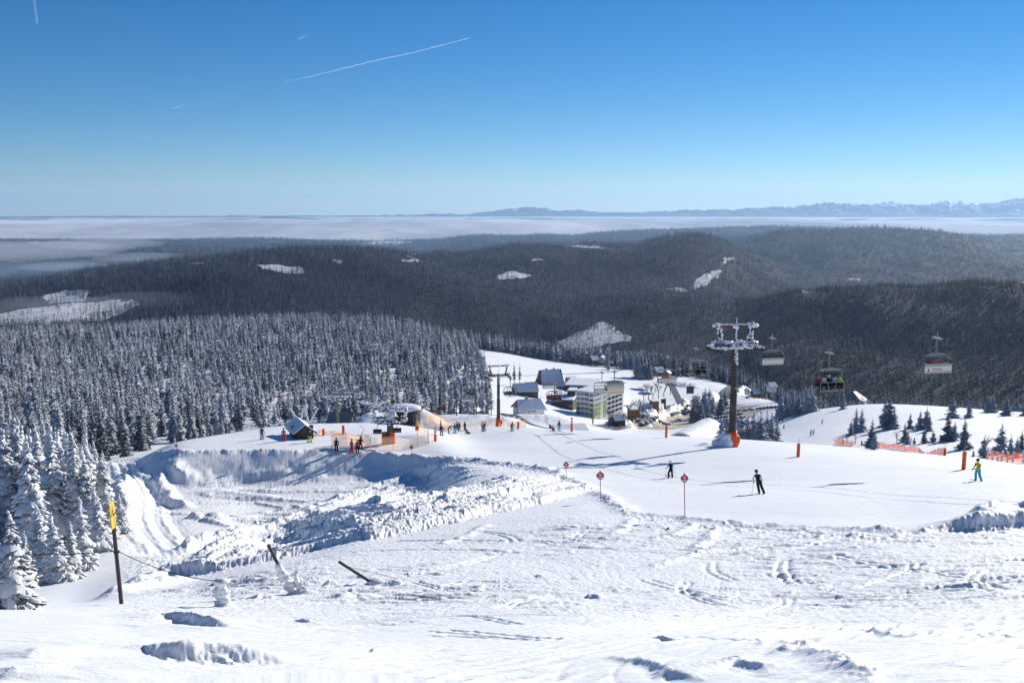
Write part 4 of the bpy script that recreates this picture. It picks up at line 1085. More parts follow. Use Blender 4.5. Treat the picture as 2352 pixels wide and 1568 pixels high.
# ---------------------------------------------------------------- people
def cloth(name, col): return paint('cloth_' + name, col, .8, var=.18, nscale=9, bump=.3, spec=.2)
CL = dict(black=(.016,.016,.02), white=(.62,.64,.66), grey=(.14,.15,.17), red=(.50,.02,.035), crimson=(.30,.02,.05), cyan=(.03,.42,.60), yellow=(.72,.48,.02), maroon=(.16,.035,.03),
          lime=(.42,.62,.04), green=(.03,.24,.07), blue=(.04,.12,.35), navy=(.02,.03,.08), lightblue=(.28,.46,.62), orange=(.75,.24,.02), brown=(.09,.06,.045), olive=(.10,.12,.05))
M_SKIN = paint('skin', (.52, .33, .25), .6, var=.08); M_SKI = paint('ski_top', (.10, .10, .12), .3); M_SKIW = paint('ski_light', (.6, .62, .62), .35); M_POLE = paint('pole_aluminium', (.25, .25, .27), .4, .7)
POSES = {
 # joints: pelvis, chest, neck, head, shoulders/elbows/hands (L,R), hips/knees/ankles/toes (L,R); the figure faces -y
 'stand': dict(pel=(0,0,.98), che=(0,-.02,1.32), nek=(0,-.03,1.52), sh=.19, el=((-.29,.02,1.16),(.29,.02,1.16)), ha=((-.30,-.16,.98),(.30,-.16,.98)), kn=((-.13,-.03,.53),(.13,-.03,.53)), an=((-.15,.03,.10),(.15,.03,.10))),
 'ski': dict(pel=(0,.12,.88), che=(0,-.06,1.20), nek=(0,-.12,1.38), sh=.20, el=((-.34,-.02,1.02),(.34,-.02,1.02)), ha=((-.38,-.26,.94),(.38,-.26,.94)), kn=((-.17,-.12,.50),(.17,-.12,.50)), an=((-.19,.02,.10),(.19,.02,.10))),
 'lean': dict(pel=(.02,.06,.93), che=(.10,-.03,1.26), nek=(.14,-.06,1.45), sh=.20, el=((-.18,.0,1.10),(.42,.0,1.08)), ha=((-.20,-.14,.93),(.38,-.14,.90)), kn=((-.17,-.06,.52),(.07,-.08,.54)), an=((-.34,.04,.10),(.0,.04,.12))),
 'board': dict(pel=(0,.02,.96), che=(-.03,-.0,1.30), nek=(-.05,-.01,1.49), sh=.19, el=((-.27,-.08,1.14),(.22,-.10,1.14)), ha=((-.34,-.18,.98),(.0,-.30,1.04)), kn=((-.16,-.06,.53),(.18,-.04,.53)), an=((-.16,.02,.10),(.36,.02,.10))),
 'bend': dict(pel=(0,.16,.94), che=(0,-.14,1.14), nek=(0,-.32,1.22), sh=.19, el=((-.24,-.36,.98),(.24,-.36,.98)), ha=((-.16,-.46,.80),(.16,-.46,.80)), kn=((-.12,.0,.52),(.12,.0,.52)), an=((-.14,.05,.10),(.14,.05,.10))),
 'sit': dict(pel=(0,.0,.14), che=(0,.05,.50), nek=(0,.03,.70), sh=.19, el=((-.27,-.02,.34),(.27,-.02,.34)), ha=((-.22,-.28,.26),(.22,-.28,.26)), kn=((-.12,-.46,.14),(.12,-.46,.14)), an=((-.12,-.50,-.30),(.12,-.50,-.30))),
 'snow': dict(pel=(0,.0,.16), che=(0,.12,.48), nek=(0,.12,.66), sh=.19, el=((-.30,.20,.34),(.28,-.05,.34)), ha=((-.34,.34,.10),(.2,-.3,.34)), kn=((-.14,-.40,.36),(.14,-.42,.34)), an=((-.16,-.72,.08),(.16,-.74,.08))),
}
_BODY = {}
def body_mesh(pose):
    if pose in _BODY: return _BODY[pose]
    p = POSES[pose]; J = []; R = []; K = []
    def j(c, r, kind): J.append(c); R.append(r); K.append(kind); return len(J) - 1
    E = []
    pel = j(p['pel'], .165, 'leg'); mid = j(tuple((a + b) / 2 for a, b in zip(p['pel'], p['che'])), .15, 'tor'); che = j(p['che'], .175, 'tor')
    nk = j(p['nek'], .07, 'tor'); n = Vector(p['nek']); up = (n - Vector(p['che'])).normalized()
    h1 = j(tuple(n + up * .09), .085, 'skin'); h2 = j(tuple(n + up * .20 + Vector((0, -.015, 0))), .105, 'skin'); h3 = j(tuple(n + up * .27), .07, 'skin')
    E += [(pel, mid), (mid, che), (che, nk), (nk, h1), (h1, h2), (h2, h3)]
    for s, i in ((-1, 0), (1, 1)):
        shp = Vector(p['che']) + Vector((s * p['sh'], 0, .10)); a = j(tuple(shp), .085, 'arm'); b = j(p['el'][i], .062, 'arm'); c = j(p['ha'][i], .045, 'arm')
        d = (Vector(p['ha'][i]) - Vector(p['el'][i])).normalized(); e = j(tuple(Vector(p['ha'][i]) + d * .09), .052, 'glove'); f = j(tuple(Vector(p['ha'][i]) + d * .17 + Vector((0, -.02, 0))), .032, 'glove')
        th = j(tuple(Vector(p['ha'][i]) + d * .09 + Vector((-s * .055, -.03, 0))), .02, 'glove')
        E += [(che, a), (a, b), (b, c), (c, e), (e, f), (e, th)]
        hp = Vector(p['pel']) + Vector((s * .10, 0, -.06)); a = j(tuple(hp), .135, 'leg'); b = j(p['kn'][i], .105, 'leg'); c = j(p['an'][i], .10, 'leg')
        fdir = Vector((0, -.17, -.03)) ; d = j(tuple(Vector(p['an'][i]) + Vector((0, 0, -.035))), .072, 'boot'); e = j(tuple(Vector(p['an'][i]) + fdir), .055, 'boot')
        E += [(pel, a), (a, b), (b, c), (c, d), (d, e)]
    me = bpy.data.meshes.new('tmpb'); me.from_pydata(J, E, []); o = bpy.data.objects.new('tmpb', me); COL.objects.link(o)
    sk = o.modifiers.new('s', 'SKIN'); sk.use_smooth_shade = True
    for k, sv in enumerate(me.skin_vertices[0].data): sv.radius = (R[k], R[k] * (.72 if K[k] == 'tor' or k == 0 else 1)); sv.use_root = (k == 0)
    o.modifiers.new('u', 'SUBSURF').levels = 1
    dg = bpy.context.evaluated_depsgraph_get(); out = bpy.data.meshes.new_from_object(o.evaluated_get(dg)); bpy.data.objects.remove(o)
    # regions by nearest bone
    kinds = ['tor', 'arm', 'leg', 'skin', 'glove', 'boot']; A = np.array([J[e[0]] for e in E]); B = np.array([J[e[1]] for e in E])
    seg = [K[e[1]] if K[e[0]] != 'arm' or K[e[1]] != 'glove' else 'glove' for e in E]
    for q, e in enumerate(E):
        if K[e[0]] == 'tor' and K[e[1]] == 'arm': seg[q] = 'tor'
    mi = []
    for f in out.polygons:
        c = np.array(f.center); t = np.clip(((c - A) * (B - A)).sum(1) / ((B - A) ** 2).sum(1), 0, 1)
        d = np.linalg.norm(c - A - t[:, None] * (B - A), axis=1); mi.append(kinds.index(seg[int(d.argmin())]))
    out.name = 'body'; _BODY[pose] = (out, mi, n + up * .20); return _BODY[pose]
def person(P, rz, pose, jacket, pants, helmet, label, group=None, sleeves=None, gear='ski', back=None, s=1.0, lean=0.0, poles=True):
    me0, mi, hd = body_mesh(pose); me = me0.copy(); me.materials.clear()
    for nm in (jacket, sleeves or jacket, pants): me.materials.append(cloth(nm, CL[nm]))
    me.materials.append(M_SKIN); me.materials.append(cloth('black', CL['black'])); me.materials.append(M_BLACK)
    me.polygons.foreach_set('material_index', mi)
    t = empty('person', P, rz, 0, lean, s); tag(t, label, 'person', group)
    b = bpy.data.objects.new('body', me); COL.objects.link(b); b.parent = t
    mb = MB(); mb.lump((hd.x, hd.y + .015, hd.z + .035), (.135, .15, .13), 5, .02, 14, 10); h = mb.build('helmet', cloth(helmet, CL[helmet]), t, smooth=True)
    mb = MB(); mb.box((hd.x, hd.y - .125, hd.z + .0), (.13, .05, .06)); mb.build('goggles', M_BLACK, t)
    p = POSES[pose]
    if back:
        mb = MB(); c = p['che']; mb.lump((c[0], c[1] + .22, c[2] - .02), (.17, .12, .26), 4, .05, 10, 8); mb.build('backpack', cloth(back, CL[back]), t, smooth=True)
    if gear == 'ski':
        dz = -.04 if pose != 'sit' else -.07
        for i in (0, 1):
            a = p['an'][i]; mb = MB(); mb.box((a[0], a[1] - .12, a[2] - .085), (.085, 1.55, .02)); mb.box((a[0], a[1] - .95, a[2] - .06), (.085, .16, .02), 0, None); mb.build('ski', M_SKI, t)
            if poles and pose not in ('sit', 'snow', 'bend'):
                hnd = p['ha'][i]; mb = MB(); mb.tube([(hnd[0], hnd[1], hnd[2] + .08), (hnd[0] * 1.35, hnd[1] + .30, .03)], .011, 5); mb.lump((hnd[0] * 1.33, hnd[1] + .28, .08), (.04, .04, .01), 1, 0, 8, 4); mb.build('ski_pole', M_POLE, t)
    elif gear == 'board':
        c0, c1 = p['an'][0], p['an'][1]; mb = MB(); xc = (c0[0] + c1[0]) / 2
        pl = [(xc + .62 * math.cos(a) * 1.25, -.06 + .14 * math.sin(a)) for a in [2 * PI * k / 16 for k in range(16)]]
        mb.prism(pl, .0, .025, 'z'); mb.build('snowboard', M_SKIW, t)
    return t
def yaw_to(P, deg=0): return math.radians(deg)
AWAY = PI
# the three nearest
person(gp(1540, 1097), AWAY + .15, 'ski', 'black', 'black', 'white', 'skier with white sleeves and white helmet skiing away, poles out', sleeves='white')
person(gp(1744, 1134), AWAY - .2, 'lean', 'black', 'black', 'brown', 'skier in white-sleeved black suit leaning into a turn, nearest of all skiers', sleeves='white', lean=.05)
person(gp(2245, 1104), -PI / 2 + .5, 'board', 'yellow', 'cyan', 'black', 'snowboarder in a yellow and maroon jacket and cyan trousers at the right', sleeves='yellow', gear='board')
PP = [(773,1037,0.3,'stand','navy','black','black','person in dark blue, leftmost of the four by the orange net',None),
 (808,1040,2.6,'stand','grey','red','red','person in grey jacket and red trousers by the orange net',None),(821,1041,.4,'stand','red','black','lime','person in red jacket and yellow-green helmet by the orange net',None),
 (828,1031,2.8,'ski','black','black','black','person in black behind the red jacket by the orange net',None),
 (652,1013,.2,'stand','grey','red','grey','skier in red trousers in front of the brown wooden hut',None),(712,1016,.5,'ski','navy','lime','lightblue','skier in lime trousers with a red backpack below the brown hut','red'),
 (602,1009,.5,'stand','black','grey','red','small dark figure furthest left on the far piste',None),
 (1012,986,1.2,'stand','black','black','black','dark figure standing on the bank at the upper end of the striped net',None),(1014,1001,2.9,'stand','navy','grey','white','person in navy jacket and grey trousers, left of the waiting group','black'),
 (1031,996,1.6,'bend','black','olive','black','person bending forward in the waiting group',None),(1044.5,996,2.9,'stand','black','cyan','black','person in bright cyan trousers in the waiting group',None),
 (1050,987,.6,'stand','crimson','black','black','person in dark red behind the cyan trousers',None),(1055,990,.2,'stand','brown','black','black','person in brown gesturing in the waiting group',None),
 (1068,989,-.6,'stand','black','black','grey','person in black, right end of the waiting group',None),(1073,996,.9,'snow','red','navy','red','person in red sitting in the snow',None),
 (1109,991,2.9,'stand','black','navy','black','person carrying a bright yellow backpack','yellow'),(1113.5,990,.9,'ski','grey','white','grey','person right beside the yellow backpack',None),
 (1176,991,.5,'ski','olive','green','brown','skier in green trousers near the crest, right of the second tower',None),
 (1284,990,2.7,'stand','black','lightblue','black','person in black jacket and blue trousers at the crest',None),(1270,989,.3,'snow','red','red','white','child in red crouching at the crest beside the blue trousers',None),
 (333,1034,.4,'stand','cyan','black','red','person in cyan at the foot of the wood beside the upper track',None),(344,1032,.3,'stand','black','black','red','dark person with red helmet at the foot of the near wood',None)]
for u, v, rz, pose, jk, pa, he, lab, bp in PP:
    P = gp(u, v)
    person(P, rz, pose, jk, pa, he, lab, back=bp, s=.98 if pose != 'snow' else .9)
def riders(t, cols, lab):
    zb = t['zb']; T = t.matrix_basis.copy()
    n = len(cols)
    for i, (jk, pa, he, extra) in enumerate(cols):
        x = (i - (n - 1) / 2) * .60 + (.1 if n < 5 else 0)
        P = T @ Vector((x, -.22, zb + .08 - .0))
        person(P, t.rotation_euler[2] + random.uniform(-.15, .15), 'sit', jk, pa, he, lab % extra, gear='ski' if i % 2 else 'none', s=.98)
bpy.context.view_layer.update()
riders(CB[0], [('crimson','black','grey','crimson'),('white','black','black','pale check'),('black','black','white','black and white'),('lightblue','black','black','light blue'),('lime','black','grey','lime green')], 'rider in %s jacket on the chair above the white ramp')
riders(CB[1], [('white','orange','white','white'),('green','black','black','dark green'),('grey','black','grey','grey'),('black','black','black','black')], 'rider in a %s jacket on the chair left of the nearest tower')
riders(CB[3], [('red','black','black','far left red'),('crimson','black','black','dark crimson'),('red','black','grey','middle red'),('crimson','navy','black','deep red'),('red','black','red','far right red')], 'rider in %s jacket on the chair before the dark hotel block')
riders(CB[4], [('blue','cyan','black','bright blue'),('navy','black','black','navy'),('blue','blue','grey','royal blue'),('black','blue','black','black')], 'rider in a %s jacket on the chair beside the second tower')
riders(CB[5], [('olive','blue','black','olive'),('lime','black','black','lime'),('green','black','black','dark green')], 'rider in a %s jacket on the chair before the tree stems')
riders(CB[6], [('crimson','black','black','crimson'),('brown','black','black','brown'),('olive','black','black','olive'),('black','black','red','black')], 'rider in a %s jacket on the lowest chair')
# specks of skiers on the lower piste
for i, (u, v) in enumerate([(1790,970),(1797,970),(1800,985),(1862,1000),(1868,999),(1888,974)]):
    P = gp(u, v); person(P, .3 * i, 'ski', ['black','navy','red','black','brown','black'][i], 'black', 'black', 'tiny dark skier far down on the lower piste', 'tiny skiers on the lower piste', gear='none')
# ---------------------------------------------------------------- buildings
M_WOOD = paint('brown_boards', (.12, .075, .045), .8, var=.35, nscale=5); M_DWOOD = paint('dark_boards', (.030, .024, .020), .8, var=.3, nscale=5)
M_REDW = paint('red_brown_boards', (.30, .11, .05), .75, var=.25, nscale=4); M_PLAST = paint('white_plaster', (.74, .73, .70), .85, var=.06); M_SLATE = paint('grey_slate', (.13, .14, .16), .6, var=.2, nscale=2)
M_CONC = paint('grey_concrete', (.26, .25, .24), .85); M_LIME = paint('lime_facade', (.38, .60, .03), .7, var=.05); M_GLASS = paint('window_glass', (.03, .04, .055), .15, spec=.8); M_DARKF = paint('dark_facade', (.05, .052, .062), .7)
M_TAN = paint('tan_wall', (.42, .33, .22), .8); M_BRICK = paint('brick_red', (.32, .12, .07), .8)
M_TIMB = paint('pale_trim', (.45, .42, .36), .7)
def ground(u, v, r=None):
    if r is None: return gp(u, v)
    G = gr(u, r); P = pt(u, v, G.y); return Vector((P.x, G.y, P.z))
def house(P, rz, w, d, h, rh, label, wall=M_PLAST, roof=M_VSNOW, snow=.35, over=.5, wins=(), doors=(), chim=(), ridge_x=True, cat='house', gable=None, name='house', hip=0.0, storeys=None, sub=2.0):
    """footprint w (x) by d (y), eaves h, ridge rise rh; front faces -y"""
    t = empty(name, P, rz); tag(t, label, cat)
    mb = MB(); mb.box((0, 0, h / 2 - sub / 2), (w, d, h + sub)); mb.build('wall', wall, t)
    a = (w if not ridge_x else d) / 2
    if rh > 0:
        mb = MB(); ln = (w if ridge_x else d) / 2
        mb.prism([(-a, h), (a, h), (0, h + rh)], -ln + .02, ln - .02, 'x' if ridge_x else 'y'); mb.build('gable', gable or wall, t)
        k = rh / a; o = over
        def roofpoly(lo, th): return [(-a - o, h - k * o + lo), (0, h + rh + lo), (a + o, h - k * o + lo), (a + o, h - k * o + lo + th), (0, h + rh + lo + th * 1.15), (-a - o, h - k * o + lo + th)]
        hb = hip * ln
        for nm, lo, th, mt, ex in (('roof', .03, .16, M_DWOOD if roof is M_VSNOW else roof, o), ('roof_snow', .20, snow, M_VSNOW, o * .85)):
            if nm == 'roof_snow' and snow <= 0: continue
            mb = MB(); pl = roofpoly(lo, th)
            n = len(pl); vs = []
            for s in (-1, 1):
                for (q, z) in pl:
                    e = (ln + ex) - (hb if abs(q) < .01 else 0); vs.append((s * e, q, z) if ridge_x else (q, s * e, z))
            fs = [tuple(range(n)), tuple(range(2 * n - 1, n - 1, -1))] + [(i, i + n, (i + 1) % n + n, (i + 1) % n) for i in range(n)]
            mb.add(vs, fs); mb.build(nm, mt, t)
    else:
        mb = MB(); mb.box((0, 0, h + .1), (w + over, d + over, .2)); mb.build('roof', M_CONC, t)
        if snow > 0: mb = MB(); mb.box((0, 0, h + .2 + snow / 2), (w + over * .8, d + over * .8, snow), taper=.97); mb.build('roof_snow', M_VSNOW, t)
    for (face, x, z, ww, hh) in wins:
        for q, (mt, nm, gg, th) in enumerate(((M_TIMB, 'window', .12, .05), (M_GLASS, 'pane', 0, .09))):
            mb = MB()
            if face == 'f': mb.box((x, -d / 2 - .0, z), (ww + gg, th * 2, hh + gg))
            elif face == 'r': mb.box((w / 2, x, z), (th * 2, ww + gg, hh + gg))
            else: mb.box((-w / 2, x, z), (th * 2, ww + gg, hh + gg))
            if q == 0: wf = mb.build(nm, mt, t)
            else: mb.build(nm, mt, wf)
    for (x, ww, hh) in doors: mb = MB(); mb.box((x, -d / 2, hh / 2), (ww, .14, hh)); mb.build('door', M_DWOOD, t)
    for (x, y, zz, s_) in chim: mb = MB(); mb.box((x, y, zz), (s_, s_, 2.4)); mb.box((x, y, zz + 1.28), (s_ + .15, s_ + .15, .14)); mb.build('chimney', M_CONC, t)
    return t
def S(px, P): return px * P.y / F * 1.0           # picture width -> metres at P
# wooden hut
P = gp(691, 1001); P.z -= .2
t = house(P, .42, S(36, P), 5.0, S(22, P), S(13, P), 'small brown wooden hut with a snowy gable roof, left of the steep grey roof', wall=M_WOOD, ridge_x=False, over=.55, snow=.18, cat='hut', name='wooden_hut')
w_ = S(38, P); mb = MB(); mb.box((.9, -2.55, 1.1), (w_ * .25, .1, 2.2)); mb.build('door', M_DWOOD, t)
# steep-roofed house
P = ground(786, 992, 292)
house(P, -.32, S(56, P), 7.5, S(10, P), S(36, P), 'house with a very steep grey-blue roof behind the green lift mast', wall=M_DWOOD, roof=M_SLATE, snow=0, over=.5, ridge_x=True, wins=[('r', -1, 2.5, .8, .9), ('r', 1, 2.5, .8, .9), ('r', 0, 4.2, .7, .8), ('r', 1.2, .9, .8, .9)], hip=.0)
# lift station building
P = gp(937, 972); P.z -= .3
t = empty('station_building', P, -.15); tag(t, 'dark timber station building under a thick rounded cushion of snow', 'lift station')
w_, h_ = S(50, P), S(32, P); mb = MB(); mb.box((0, 0, h_ / 2 - .4), (w_, w_ * .8, h_ + .8)); mb.build('wall', M_DWOOD, t)
mb = MB(); mb.box((-w_ * .62, 0, h_ - .5), (w_ * .3, w_ * .7, .2)); mb.tube([(-w_ * .74, -w_ * .3, 0), (-w_ * .74, -w_ * .3, h_)], .1, 6); mb.build('porch', M_DWOOD, t)
mb = MB(); mb.box((-w_ * .15, 0, h_ + .1), (w_ * 1.5, w_ * 1.05, .25)); mb.build('roof', M_DWOOD, t)
mb = MB(); mb.lump((-w_ * .15, 0, h_ + .55), (w_ * .78, w_ * .60, .95), 8, .05, 26, 12)
mb.v = [(x, y, max(z, h_ + .22)) for x, y, z in mb.v]; mb.build('roof_snow', M_RIME, t, smooth=True)
mb = MB(); lx = w_ * .42
for dx in (-.25, .25): mb.tube([(lx + dx, -w_ * .42, .2), (lx + dx, -w_ * .42, h_ - .1)], .04, 5)
for k in range(8): mb.tube([(lx - .25, -w_ * .42, .4 + k * .4), (lx + .25, -w_ * .42, .4 + k * .4)], .03, 5)
mb.build('ladder', M_GALV, t)
mb = MB(); mb.box((0, -w_ * .405, h_ * .4), (.9, .08, h_ * .75)); mb.build('door', M_BLACK, t)
# shed with dark roof right of P2 / garage
P = ground(1214, 957, 500); w_ = S(62, P)
house(P, .30, w_, 10.5, S(23, P), S(17, P), 'chalet with hipped snowy roof, white ground floor and red-brown gable end', wall=M_PLAST, gable=M_REDW, snow=.35, over=1.1, hip=.22,
      wins=[('f', -w_ * .20, 1.4, 1.6, 1.8), ('f', -w_*.1, 4.0, .9, .8), ('f', w_*.03, 4.0, .9, .8), ('f', w_*.13, 4.0, .9, .8), ('r', -2.5, 3.9, .9, 1.1), ('r', 0, 3.9, .9, 1.1), ('r', 2.5, 3.9, .9, 1.1), ('r', -2, 1.6, 1, 1.2), ('r', 2, 1.6, 1, 1.2)], doors=[(w_ * .33, 2.4, 2.6)], chim=[(-1.0, .5, 9.5, 1.4)], cat='chalet')
P = ground(1206, 908, 620); house(P, .2, S(55, P), 9, 3.5, 4.2, 'low house with grey snowy roof behind the chalet', wall=M_WOOD, snow=.3)
P = ground(1263, 893, 720); w_ = S(56, P)
house(P, .35, w_, 14, 4.0, 10.5, 'large farmhouse with a big hipped slate roof on the open field', wall=M_WOOD, roof=M_SLATE, snow=.06, over=1.0, hip=.28, wins=[('r', x, z, 1.1, 1.2) for x in (-4, -1.5, 1.5, 4) for z in (2.2, 5.0)] + [('f', x, 2.2, 1.1, 1.2) for x in (-6, -3, 0, 3, 6)], chim=[(-3, 0, 14.4, 1.0), (3, 0, 14.4, 1.0)], cat='farmhouse')
# big hotel: green-white head, long wing, dark block
P = ground(1343, 966, 590); w_ = S(48, P); st = S(11.3, P)
t = empty('hotel', P, -.60); tag(t, 'six-storey hotel with lime green and white facade, flat snowy roof and long rear wing', 'hotel')
H6 = st * 6; D1 = 16
mb = MB(); mb.box((0, D1 / 2, H6 / 2 - 1), (w_, D1, H6 + 2)); mb.build('wall', M_PLAST, t)
mb = MB(); mb.prism([(-w_ / 2 - .8, -.8), (w_ / 2 + .8, -.8), (w_ / 2 + .8, D1), (w_ / 2 - 1, D1 + 27), (-w_ / 2 + 3, D1 + 27), (-w_ / 2 - .8, D1)], H6, H6 + .35, 'z'); rf = mb.build('roof', M_CONC, t)
mb = MB(); mb.prism([(-w_ / 2 - .6, -.6), (w_ / 2 + .6, -.6), (w_ / 2 + .6, D1), (w_ / 2 - 1.2, D1 + 26.5), (-w_ / 2 + 3.2, D1 + 26.5), (-w_ / 2 - .6, D1)], H6 + .35, H6 + .85, 'z'); mb.build('roof_snow', M_VSNOW, t)
mb = MB(); mb.box((-.5, D1 + 13.5, H6 / 2 - 1), (w_ - 4, 26, H6 + 2)); mb.build('rear_wing', M_PLAST, t)
for f_ in range(6):
    z = st * (f_ + .5)
    if f_ in (1, 2, 3):
        for x0 in (-w_ * .42, w_ * .42): mb = MB(); mb.box((x0 * .93, -.02, z - st * .42), (w_ * .17, .16, st * .42)); mb.build('lime_panel', M_LIME, t)
        mb = MB(); mb.box((w_ / 2, 4.5, z - st * .42), (.16, 7.6, st * .42)); mb.box((w_ / 2, 13.8, z - st * .42), (.16, 4, st * .42)); mb.build('lime_panel', M_LIME, t)
    for x in (-.44, -.37, -.31, .31, .37, .44):
        mb = MB(); mb.box((x * w_, 0, z), (.75, .12, 1.2)); mb.build('window', M_GLASS, t)
    mb = MB(); mb.box((0, .0, z), (w_ * .46, .3, st * .58)); mb.build('balcony_recess', M_CONC, t)
    mb = MB(); mb.box((0, -.75, z - st * .42), (w_ * .46, 1.3, .18)); mb.box((0, -1.38, z - st * .22), (w_ * .46, .06, st * .34)); mb.box((0, -.7, z), (.15, 1.2, st * .9)); mb.build('balcony', M_PLAST, t)
    for y in (1.5, 3.5, 5.5, 7.5, 12.5, 14.5): mb = MB(); mb.box((w_ / 2, y, z), (.12, .9, 1.2)); mb.build('window', M_GLASS, t)
    for k in range(5): mb = MB(); mb.box((w_ / 2 - 2.5, D1 + 3 + k * 5, z), (.2, 3.4, st * .5)); mb.build('window', M_GLASS, t)
    mb = MB(); mb.box((w_ / 2 - 1.9, D1 + 13.5, z - st * .42), (1.2, 25, .16)); mb.build('balcony', M_PLAST, t)
P = ground(1298, 962, 615); w_ = S(50, P)
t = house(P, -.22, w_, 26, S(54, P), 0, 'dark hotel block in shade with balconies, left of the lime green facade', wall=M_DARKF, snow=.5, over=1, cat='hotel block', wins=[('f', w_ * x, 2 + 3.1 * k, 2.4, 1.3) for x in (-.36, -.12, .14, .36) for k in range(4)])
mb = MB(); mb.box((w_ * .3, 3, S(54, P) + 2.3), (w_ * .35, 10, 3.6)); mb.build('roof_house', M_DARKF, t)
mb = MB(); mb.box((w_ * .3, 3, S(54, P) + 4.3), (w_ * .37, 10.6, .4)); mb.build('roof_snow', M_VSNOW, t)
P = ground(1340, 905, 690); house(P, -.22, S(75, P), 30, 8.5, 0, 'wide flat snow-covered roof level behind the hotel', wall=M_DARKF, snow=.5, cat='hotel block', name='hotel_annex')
P = ground(1312, 886, 720); house(P, -.22, S(24, P), 9, 6.5, 0, 'square tan roof house standing on the snowy roof behind the hotel', wall=M_TAN, snow=.3, cat='roof house', name='roof_building')
P = ground(1392, 893, 715); house(P, -.22, S(30, P), 8, 5, 0, 'low dark roof house right behind the hotel', wall=M_DARKF, snow=.3, cat='roof house', name='roof_building')
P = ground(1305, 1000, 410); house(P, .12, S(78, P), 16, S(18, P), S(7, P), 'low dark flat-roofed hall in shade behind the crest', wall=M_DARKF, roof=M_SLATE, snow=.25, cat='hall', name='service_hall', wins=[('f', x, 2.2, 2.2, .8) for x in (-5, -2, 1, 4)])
# curved-roof hall
def arch_hall():
    P = ground(1598, 1012, 330); w_ = S(92, P); t = empty('sports_hall', P, -.55); tag(t, 'hall with a great curved snow-covered roof and a dark glass gable', 'hall')
    n = 18; hh = S(36, P); d = 24
    arc = [(-w_ / 2 + w_ * i / n, -2 + (hh + 2) * math.sin(PI * (i / n) ** .8) ** .75) for i in range(n + 1)]
    arc = [(-w_ / 2 + w_ * i / n, hh * (1 - (2 * i / n - 1) ** 2) ** .8 - .6) for i in range(n + 1)]
    for nm, off, th, mt, ex in (('roof', .0, .3, M_CONC, 1.2), ('roof_snow', .3, .6, M_VSNOW, 1.0)):
        mb = MB(); vs = []; fs = []
        for s in (-d / 2 - ex, d / 2 + ex):
            vs += [(x, s, z + off) for x, z in arc] + [(x, s, z + off + th) for x, z in arc]
        m = n + 1
        for i in range(n):
            fs += [(i, i + 1, 2 * m + i + 1, 2 * m + i), (m + i, 3 * m + i, 3 * m + i + 1, m + i + 1), (i, m + i, m + i + 1, i + 1), (2 * m + i, 2 * m + i + 1, 3 * m + i + 1, 3 * m + i)]
        fs += [(0, 2 * m, 3 * m, m), (n, m + n, 3 * m + n, 2 * m + n)]
        mb.add(vs, fs); mb.build(nm, mt, t, smooth=False)
    mb = MB(); mb.prism([(x * .97, z) for x, z in arc] + [(w_ / 2, -3), (-w_ / 2, -3)], -d / 2, d / 2, 'y'); mb.build('wall', M_DARKF, t)
    for k in range(9):
        x = -w_ * .42 + k * w_ * .105; z = np.interp(x, [a[0] for a in arc], [a[1] for a in arc]); mb = MB(); mb.box((x, -d / 2 - .1, z / 2 - 1), (.25, .2, z + 2)); mb.build('mullion', M_TIMB, t)
arch_hall()
# houses further off
FH = [(1364,830,950,16,.5,'pair-roofed chalet at the left end of the tree belt',M_WOOD),(1384,829,955,14,-.5,'chalet with pale gable at the left end of the tree belt',M_TIMB),(1512,858,860,20,.5,'chalet with a single steep snowy roof above the chairlift',M_WOOD),
      (1530,862,850,18,-.4,'chalet with a red-brown gable right of the steep snowy roof',M_REDW),(1772,892,700,17,.5,'white-roofed house beside the thicket of spruces',M_PLAST),(1735,905,720,14,.2,'low snow-covered house by the valley road',M_WOOD),(1716,900,760,12,-.3,'snowy shed right of the nearest lift tower',M_PLAST)]
for u, v, r_, wpx, rz, lab, wl in FH:
    P = ground(u, v, r_); k = S(wpx, P); house(P, rz, k, k * .9, k * .32, k * .42, lab, wall=wl, snow=.5, over=.8, wins=[('f', -k * .2, k * .18, k * .1, k * .12), ('f', k * .2, k * .18, k * .1, k * .12)], ridge_x=rz > 0)
P = ground(1480, 944, 640); w_ = S(38, P)
house(P, .25, w_, 11, 4.4, 0, 'low flat-roofed building with an orange-brown end wall beside the road', wall=M_PLAST, snow=.5, cat='building', wins=[('f', x, 2.2, 2, 1.2) for x in (-3, 0, 3)])
P = ground(1502, 941, 640); house(P, .25, S(14, P), 7, 6, 0, 'small orange-brown cube building beside the road', wall=M_REDW, snow=.3, cat='building')
P = ground(1455, 950, 600); house(P, .2, S(22, P), 7, 3, 0, 'brown kiosk with snowy roof in front of the low building', wall=M_REDW, snow=.5, cat='kiosk')
P = ground(1527, 938, 650); mb = MB(); mb.box((0, 0, 3.2), (1.2, 1.0, 7)); mb.box((-1.5, 0, 5), (2.2, .3, 3)); o = mb.build('sign_tower', M_DARKF); o.location = P; tag(o, 'tall dark advertising pillar beside the road', 'sign')
P = ground(1420, 972, 570); house(P, .3, S(26, P), 6, 2.6, 2.2, 'small dark-walled hut among the bare trees below the hotel', wall=M_DWOOD, snow=.45, cat='hut')
